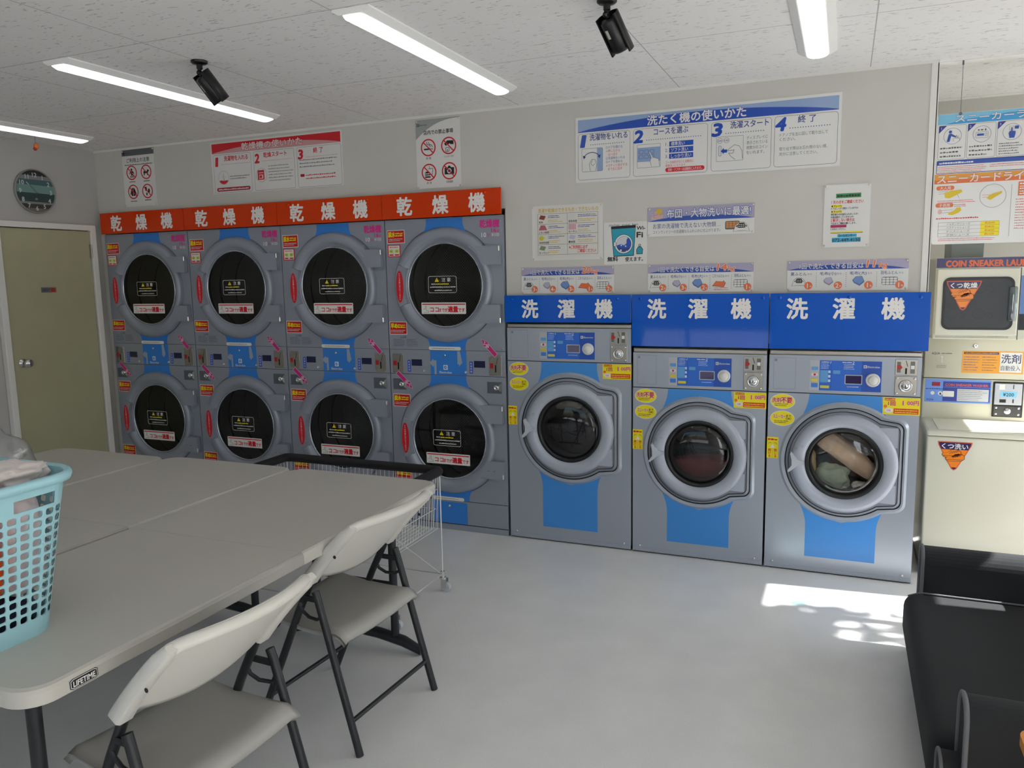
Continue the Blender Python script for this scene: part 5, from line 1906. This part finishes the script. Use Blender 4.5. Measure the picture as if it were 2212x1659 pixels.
q.text('洗濯機は', .052, H - .052, .018, ORANGE, 4 * w1, width=.064, rot=8, outline=SHEET, ow=.06)
q.text('布団・大物洗いに最適!', .325, H - .036, .046, SHEET, 4 * w1, width=.44, bold=.02, outline=MIDBL, ow=.05)
q.text('お家の洗濯機で洗えない大物類…', .03, .055, .028, DB, w1, 'l', .36)
q.text('コインランドリーの洗濯機ならふわふわに仕上がります♪', .03, .024, .0185, GREYINK, w1, 'l', .36)
q.rrect(.415, .024, .49, .068, .008, GREYINK, w1)
for a in range(4):
    for b_ in range(3):
        q.rrect(.42 + a * .017, .032 + b_ * .011, .435 + a * .017, .0415 + b_ * .011, .003, mat('print_quilt_orange', 'c8853a', .35), 2 * w1)
c, v = .5, .032
q.poly([(c - .044, v - .022), (c - .032, v + .012), (c - .012, v + .028), (c + .012, v + .028), (c + .03, v + .012), (c + .042, v - .022), (c + .02, v - .018), (c - .02, v - .018)], INK, 3 * w1)
q.poly([(c - .042, v - .021), (c - .031, v + .011), (c - .011, v + .0265), (c + .011, v + .0265), (c + .029, v + .011), (c + .04, v - .021), (c + .02, v - .0165), (c - .02, v - .0165)], SHEET, 4 * w1)
q.poly([(c - .03, v + .006), (c - .011, v + .024), (c + .011, v + .024), (c + .028, v + .006), (c + .015, v - .002), (c - .015, v - .002)], INK, 5 * w1)
for j in range(10):
    q.ell(c - .018 + .009 * (j % 5), v + .006 + .009 * (j // 5), .003, .0026, SHEET, 6 * w1, 8)
q.build('print', r)

# --- call centre sheet
W, H = .214, .308
r, q = poster(-.108, 1.718, W, H, 'small laminated white sheet with highlighted lines and a blue phone number')
GRN = mat('print_green', '2f8a4c', .35)
HB_ = mat('print_cyan', '2fa6cc', .35)
q.rect(.055, H - .066, .17, H - .044, GRN, w1)
q.micro(.06, H - .062, .166, H - .048, 1, INK, 2 * w1, .7, 3, 0)
q.text('1 次の点をご確認ください', .034, H - .085, .0165, RED, w1, 'l', .148, bold=.02)
for v, t in ((H - .105, 'チェック1'), (H - .132, 'チェック2')):
    q.rect(.034, v - .007, .085, v + .006, YEL, w1)
    q.ell(.039, v, .004, .004, INK, 2 * w1, 10)
    q.text(t, .047, v, .011, INK, 2 * w1, 'l', .035, bold=.03)
for v, t, wd in ((H - .117, 'ドアはしっかり閉まっていますか?', .125), (H - .146, '規定通りのお金を入れましたか?', .125), (H - .159, 'お金は詰まっていませんか?', .105), (H - .19, '下記までご連絡お願いします。', .118), (H - .218, 'とお伝えください。', .07)):
    q.text(t, .034, v, .0105, INK, w1, 'l', wd, bold=.02)
q.text('2 解決しない場合は', .034, H - .174, .0165, RED, w1, 'l', .11, bold=.02)
q.rect(.034, H - .211, .108, H - .197, mat('print_wine', 'a81c5c', .35), w1)
q.rect(.034, H - .238, .184, H - .231, YEL, w1)
q.rect(.034, H - .239, .184, H - .2365, INK, 2 * w1)
q.rect(.068, H - .259, .157, H - .244, HB_, w1)
q.text('コールセンター', .072, H - .2515, .0135, INK, 2 * w1, 'l', .075, bold=.03)
q.rect(.042, H - .284, .176, H - .261, HB_, w1)
q.text('072-449-4150', .109, H - .2725, .02, INK, 2 * w1, width=.128, bold=.025)
q.build('print', r)

# --- hanging shoe laundry poster
W, H = .75, .617
r, q = poster(.388, 1.719, W, H, 'tall hanging poster with blue and orange bands above the shoe dryer', tacks=False, y=4.425, rad=.012)
CY = mat('print_sky_band', '3f9fd8', .25)
q.rect(.002, H - .05, W, H - .002, mat('print_sky_light', '7cc0e0', .25), w1)
q.poly([(.03, H - .05), (.12, H - .03), (.3, H - .015), (W, H - .008), (W, H - .05)], CY, 2 * w1)
q.text('スニーカーランドリー', .075, H - .026, .036, SHEET, 4 * w1, 'l', .49, bold=.02, outline=MIDBL, ow=.03)
for k in range(5):
    u0 = .007 + k * .1225
    q.frame(u0, H - .214, u0 + .117, H - .054, .008, .0012, GREYINK, w1)
    q.poly([(u0 + .001, H - .055), (u0 + .034, H - .055), (u0 + .001, H - .09)], NAVY, 2 * w1)
    q.text(str(k + 1), u0 + .011, H - .066, .014, SHEET, 3 * w1)
    c, v = u0 + .06, H - .105
    q.ring(c, v, .0365, .0378, NAVY, 2 * w1)
    if k == 0:
        q.ell(c - .01, v + .02, .007, .007, MIDBL, 3 * w1, 14)
        q.poly([(c - .016, v + .01), (c - .006, v + .012), (c + .016, v - .003), (c + .012, v - .008), (c - .006, v + .0), (c - .012, v - .026), (c - .024, v - .026)], MIDBL, 3 * w1)
        q.path([(c + .005, v - .026), (c + .004, v - .012), (c + .03, v - .012), (c + .03, v - .026)], .0012, GREYINK, 3 * w1)
        q.path([(c + .014, v - .01), (c + .016, v + .004), (c + .022, v - .01), (c + .026, v + .002)], .0012, GREYINK, 3 * w1)
    elif k == 1:
        q.rect(c - .02, v - .008, c + .008, v + .002, MIDBL, 3 * w1)
        q.frame(c - .026, v - .018, c + .026, v + .01, .002, .0012, GREYINK, 3 * w1)
        q.frame(c + .012, v - .01, c + .02, v + .004, .002, .0012, GREYINK, 3 * w1)
        q.poly([(c + .014, v + .013), (c + .009, v + .019), (c + .0125, v + .019), (c + .0125, v + .026), (c + .0155, v + .026), (c + .0155, v + .019), (c + .019, v + .019)], NAVY, 3 * w1)
        q.rect(c - .018, v + .016, c - .01, v + .022, GREYINK, 3 * w1)
        q.rect(c - .006, v + .016, c + .004, v + .022, GREYINK, 3 * w1)
    else:
        q.poly([(c - .014, v - .006), (c - .01, v + .004), (c - .004, v + .004), (c - .004, v + .02), (c + .001, v + .02), (c + .001, v + .004), (c + .014, v + .002), (c + .014, v - .012), (c + .01, v - .028), (c - .01, v - .028)], MIDBL, 3 * w1)
        q.frame(c - .012, v + .01, c + .006, v + .026, .001, .001, GREYINK, 3 * w1)
        q.rect(c + .01, v + .012, c + .026, v + .026, MIDBL, 3 * w1)
    q.micro(u0 + .01, H - .208, u0 + .11, H - .15, 3 if k < 2 else 5, GREYINK, 2 * w1, .4, k + 3, .3)
q.frame(.005, H - .281, W - .01, H - .218, .006, .003, MIDBL, w1)
q.rect(.007, H - .24, W - .012, H - .22, MIDBL, w1)
q.micro(.016, H - .236, .16, H - .224, 1, SHEET, 2 * w1, .7, 2, 0)
q.micro(.012, H - .277, .22, H - .244, 4, RED, w1, .35, 3, .3)
q.micro(.23, H - .262, .44, H - .244, 2, RED, w1, .35, 4, .3)
q.rect(.0, H - .328, W, H - .283, mat('print_amber', 'e09a38', .25), w1)
q.rect(.0, H - .328, W, H - .31, mat('print_orange_red', 'dd6f34', .25), 1.5 * w1)
q.text('スニーカードライヤー使', .012, H - .306, .04, SHEET, 4 * w1, 'l', .5, bold=.02, outline=mat('print_orange_red', 'dd6f34', .25), ow=.04)
SHOE = mat('print_shoe_yellow', 'd8bc1c', .35)
for v, t in ((H - .348, '大人用'), (H - .43, '子供用')):
    q.rrect(.01, v - .01, .087, v + .01, .0095, mat('print_orange_red', 'dd6f34', .25), w1)
    q.text(t, .0485, v, .015, SHEET, 2 * w1, width=.046, bold=.01)
q.poly([(.05, H - .395), (.045, H - .372), (.075, H - .362), (.118, H - .358), (.122, H - .37), (.1, H - .382), (.07, H - .397)], SHOE, 2 * w1)
q.path([(.02, H - .365), (.06, H - .365)], .0012, GREYINK, w1)
q.path([(.02, H - .375), (.05, H - .375)], .0012, GREYINK, w1)
q.path([(.1, H - .378), (.11, H - .4)], .0012, GREYINK, w1)
q.poly([(.065, H - .475), (.07, H - .466), (.09, H - .458), (.1, H - .444), (.118, H - .442), (.122, H - .456), (.11, H - .468), (.085, H - .478)], SHOE, 2 * w1)
q.ell(.03, H - .46, .009, .013, mat('print_pale_pink', 'd8b0a8', .4), w1, 14)
q.path([(.036, H - .455), (.085, H - .452)], .0012, GREYINK, w1)
q.path([(.036, H - .466), (.07, H - .466)], .0012, GREYINK, w1)
q.ring(.25, H - .395, .0535, .055, GREYINK, w1)
q.poly([(.225, H - .405), (.235, H - .392), (.25, H - .384), (.288, H - .375), (.286, H - .385), (.262, H - .4), (.24, H - .415)], SHOE, 2 * w1)
q.path([(.205, H - .39), (.24, H - .39)], .0012, RED, w1)
q.path([(.205, H - .4), (.226, H - .4)], .0012, RED, w1)
q.micro(.018, H - .421, .18, H - .405, 2, RED, w1, .4, 6, .1)
q.micro(.09, H - .44, .14, H - .425, 2, RED, w1, .5, 7, .1)
q.micro(.015, H - .498, .2, H - .487, 1, RED, w1, .6, 8, .1)
q.frame(.026, .035, .285, .105, .003, .0012, GREYINK, w1)
q.rect(.206, .036, .284, .104, YEL, 1.5 * w1)
for k, (t, n) in enumerate((('ジョギングシューズ', '約30分'), ('バスケットシューズ', '約40分'), ('テニスシューズ', '約40分'), ('子供シューズ', '約15分'))):
    v = .096 - k * .0175
    q.text(t, .112, v, .011, GREYINK, 2 * w1, width=.1)
    q.text(n, .245, v, .011, RED, 2 * w1, width=.04)
    if k:
        q.rect(.027, v + .0083, .284, v + .0092, GREYINK, 2 * w1)
q.micro(.028, .014, .28, .03, 2, RED, w1, .4, 9, .1)
q.rect(.325, .03, .3262, H - .345, GREYINK, w1)
q.rect(.352, H - .4, .46, H - .335, mat('print_orange_red', 'dd6f34', .25), w1)
q.micro(.358, H - .396, .455, H - .339, 5, SHEET, 2 * w1, .6, 11, .1)
q.micro(.345, .06, .6, H - .41, 12, RED, w1, .3, 12, .3)
q.build('print', r)
for u in (.095, .66):
    q = MB(FRONT)
    q.tube([(u, H - .012, .001), (u, H + .02, .001), (u, ZC - 1.719, .001)], .0012, GREYINK, 6)
    q.tube([(u, ZC - 1.719 - .02, .001), (u, ZC - 1.719, .001)], .004, GREYINK, 8)
    q.ring(u, H - .004, .003, .007, GREYINK, .002, 14)
    q.build('hanging_wire', r)

# ================================================================ shoe dryer and shoe washer
CREAM = mat('cream_enamel', 'd3d1be', 0.22)
CREAM2 = mat('cream_plastic', 'd0cebd', 0.3)
SX = .432
sd = empty('shoe_dryer', (SX, 4.6, 1.24), 'cream coin shoe dryer with dark door window, above the shoe washer', 'shoe dryer')
q = MB(FRONT)
q.box(0, .6, 0, .414, -.45, 0, CREAM, .006)
q.build('cabinet', sd)
q = MB(FRONT)
q.rect(.002, .364, .6, .412, mat('header_navy', '2a2560', .25), .0008)
q.text('COIN SNEAKER LAUNDRY', .045, .386, .04, mat('logo_orange', 'e0642c', .3), .0014, 'l', .43, bold=.05)
q.build('header_strip', sd)
q = MB(FRONT)
q.box(.006, .372, .022, .36, 0, .012, CREAM, .006)
dd = q.build('door', sd)
q = MB(FRONT)
q.prism(rr_outline(.035, .05, .35, .316, .035, 6), .012, .016, BLACKP)
q.prism(rr_outline(.048, .062, .337, .304, .028, 6), .0155, .0165, mat('shoe_door_window', '3b3e40', .3, spec=.3))
for u, v in ((.075, .13), (.075, .262), (.2, .13), (.2, .262)):
    q.ell(u, v, .033, .029, mat('peg_dark', '1d2022', .3), .017, 24)
    q.path(arc(u + .04, v - .008, .022, .016, 100, -80, 8), .003, mat('peg_dark', '1d2022', .3), .0172)
q.build('door_window', dd)
q = MB(FRONT)
q.box(.325, .362, .095, .268, .012, .04, glass('handle_clear', (.75, .84, .87), .12, .08), .01, 3)
q.build('door_handle', dd)
def shoe_sticker(q, u, v, s, txt, w):
    """inverted triangle sticker: navy cap with writing, a pair of shoes, navy tip"""
    OR_ = mat('sticker_orange', 'e8821c', .3)
    NV = mat('sticker_navy', '2c2456', .3)
    EDGE = mat('sticker_edge', 'd8552c', .3)
    P = lambda pts: [(u + a * s, v + b_ * s) for a, b_ in pts]
    q.poly(P([(-.53, .49), (.53, .49), (.5, .36), (.08, -.47), (0, -.52), (-.08, -.47), (-.5, .36)]), EDGE, w)
    q.poly(P([(-.49, .46), (.49, .46), (.47, .36), (.06, -.44), (0, -.48), (-.06, -.44), (-.47, .36)]), OR_, w + LAY)
    q.poly(P([(-.49, .46), (.49, .46), (.47, .36), (.4, .22), (-.4, .22), (-.47, .36)]), NV, w + 2 * LAY)
    q.poly(P([(.075, -.41), (-.075, -.41), (-.04, -.46), (0, -.48), (.04, -.46)]), NV, w + 2 * LAY)
    q.text(txt, u, v + .335 * s, .19 * s, WHITE, w + 3 * LAY, width=.8 * s, bold=.025)
    for dx, dy in ((-.06, .04), (.05, -.1)):
        sh = [(-.33, -.02), (-.3, .04), (-.14, .07), (-.04, .17), (.1, .2), (.26, .12), (.27, .0), (.18, -.08), (.02, -.1), (-.26, -.1)]
        q.poly(P([(a + dx, b_ + dy) for a, b_ in sh]), mat('shoe_line', '7a3a12', .4), w + 2 * LAY)
        q.poly(P([(a * .93 + dx - .003, b_ * .9 + dy + .004) for a, b_ in sh]), OR_, w + 3 * LAY)
        for k in range(4):
            q.line((u + (-.1 + k * .07 + dx) * s, v + (.02 + k * .02 + dy) * s), (u + (-.02 + k * .07 + dx) * s, v + (.12 + k * .02 + dy) * s), .015 * s, mat('shoe_line', '7a3a12', .4), w + 4 * LAY)
        q.line((u + (-.3 + dx) * s, v + (-.045 + dy) * s), (u + (.22 + dx) * s, v + (-.03 + dy) * s), .014 * s, mat('shoe_line', '7a3a12', .4), w + 4 * LAY)
q = MB(FRONT)
shoe_sticker(q, .128, .225, .148, 'くつ乾燥', .018)
q.build('sticker', dd)['label'] = 'orange triangle sticker of shoes'
q = MB(FRONT)
q.rect(.378, .05, .594, .32, mat('coin_side_panel', '5d7fb8', .3), .001)
q.rect(.378, .05, .594, .13, BLACKP, .0016)
q.rect(.4, .2, .57, .29, WHITE, .0016)
q.micro(.41, .21, .56, .28, 5, NAVY, .0022, .4, 3)
q.rect(.374, .0, .377, .36, SEAM, .0008)
q.build('coin_panel', sd)
q = MB(FRONT)
q.micro(.012, .007, .36, .018, 2, GREYINK, .0008, .45, 5, .1)
q.build('printed_lettering', sd)
q = MB(FRONT)
q.box(.075, .225, .414, .5, -.4, -.12, mat('duct_grey', '8f9795', .5), .004)
tag(q.build('exhaust_duct', None, (SX, 4.6, 1.24)), 'plain grey duct box standing on top of the shoe dryer', 'duct')

sw = empty('shoe_washer', (SX - .008, 4.5, 0), 'cream coin shoe washer with sunlit lid, under the shoe dryer', 'shoe washer')
q = MB(FRONT)
q.box(0, .61, .03, .745, -.56, 0, CREAM, .008, 3)
q.build('cabinet', sw)
q = MB(FRONT)
q.box(.0, .61, 0, .03, -.55, -.02, BLACKP)
q.build('plinth', sw)
q = MB(FRONT)
q.box(-.002, .612, .748, .779, -.38, .006, CREAM2, .01, 3)
q.box(.05, .56, .779, .783, -.34, -.02, CREAM2, .002)
q.build('lid', sw)
q = MB(FRONT)
q.rrect(.03, .764, .13, .77, .002, GREYINK, .0065)
sk = MB(FRONT)
shoe_sticker(sk, .128, .65, .148, 'くつ洗い', .0015)
sk.build('sticker', sw)['label'] = 'orange triangle sticker of shoes'
q = MB(FRONT)
q.box(0, .61, .745, 1.0, -.56, -.38, CREAM, .006, 3)
q.build('control_column', sw)
q = MB(FRONT)
q.box(.0, .61, 1.004, 1.228, -.56, -.375, CREAM, .006, 3)
q.lathe(.243, 1.184, [(.012, -.375), (.011, -.371), (.006, -.371), (0, -.372)], CHROME, 18)
q.rrect(.082, 1.086, .092, 1.128, .004, STEEL, -.3742)
q.text('AQUA', .036, 1.14, .017, GREYINK, -.3742, 'l', .04, bold=.01)
q.micro(.083, 1.135, .135, 1.145, 1, GREYINK, -.3742, .5, 3, 0)
q.micro(.062, 1.058, .112, 1.076, 3, GREYINK, -.3742, .35, 4)
q.build('detergent_dispenser', sw)
q = MB(FRONT)
AMB = mat('label_amber', 'eea536', .3)
q.rect(.183, 1.036, .47, 1.156, AMB, -.3745)
q.rect(.192, 1.138, .355, 1.15, mat('sticker_navy', '2c2456', .3), -.374)
q.micro(.197, 1.14, .35, 1.148, 1, AMB, -.3735, .6, 3, 0)
q.micro(.192, 1.045, .27, 1.13, 6, NAVY, -.374, .25, 4, .4)
q.micro(.28, 1.045, .355, 1.13, 6, NAVY, -.374, .25, 5, .3)
q.rect(.362, 1.043, .463, 1.15, WHITE, -.374)
q.text('洗剤', .4125, 1.116, .048, mat('print_slate_blue', '3f4878', .35), -.3735, width=.09, bold=.01)
q.text('自動投入', .4125, 1.066, .028, mat('print_slate_blue', '3f4878', .35), -.3735, width=.09)
q.build('detergent_label', sw)['label'] = 'amber and white detergent label'
q = MB(FRONT)
q.rect(.012, .868, .33, .996, mat('washer_label_blue', '6f9ae6', .3), -.3785)
q.rect(.1, .875, .326, .985, mat('washer_label_navy', '34449c', .3), -.378)
q.text('COIN SNEAKER WASHER', .213, .967, .017, mat('logo_orange', 'e0642c', .3), -.3775, width=.205, bold=.025)
q.rect(.102, .953, .324, .955, mat('washer_label_blue', '6f9ae6', .3), -.3775)
q.rect(.17, .878, .32, .945, mat('print_grey_light', 'c9cdd2', .4), -.3775)
q.micro(.175, .882, .315, .942, 6, GREYINK, -.377, .3, 5, .3)
q.rect(.045, .958, .085, .98, mat('led_red', '9c1626', .3), -.378)
q.micro(.016, .935, .1, .95, 1, NAVY, -.378, .4, 6, 0)
q.ell(.05, .918, .01, .01, WHITE, -.378, 18)
q.ell(.088, .917, .012, .012, WHITE, -.378, 18)
q.rrect(.1, .9, .155, .932, .004, WHITE, -.377)
q.poly([(.083, .91), (.087, .924), (.091, .918), (.094, .91)], INK, -.3775)
q.text('AQUA', .022, .882, .014, NAVY, -.378, 'l', .035, bold=.01)
q.build('control_label', sw)['label'] = 'blue and navy printed control label'
q = MB(FRONT)
q.box(.338, .48, .8, .992, -.38, -.372, BLACKP, .004)
q.box(.345, .473, .868, .984, -.373, -.368, mat('coin_face_silver', 'b9bcc0', .25, .7), .003)
q.rect(.366, .95, .392, .978, WHITE, -.3675)
q.rect(.372, .91, .448, .942, mat('price_cyan', '7fc4e8', .3), -.3675)
q.text('¥200', .41, .925, .024, INK, -.367, width=.05, bold=.01)
q.rect(.37, .88, .4, .898, BLACKP, -.3675)
q.rect(.43, .955, .434, .978, SEAM, -.3675)
q.rect(.43, .88, .436, .9, SEAM, -.3675)
q.box(.345, .473, .806, .862, -.373, -.369, mat('coin_lock_dark', '4a4a4c', .3, .6), .003)
q.lathe(.409, .834, [(.017, -.369), (.015, -.362), (0, -.361)], CHROME, 24)
for du in (.357, .461):
    for v in (.817, .851):
        q.lathe(du, v, [(.006, -.369), (.005, -.366), (0, -.366)], CHROME, 12)
q.build('coin_mechanism', sw)
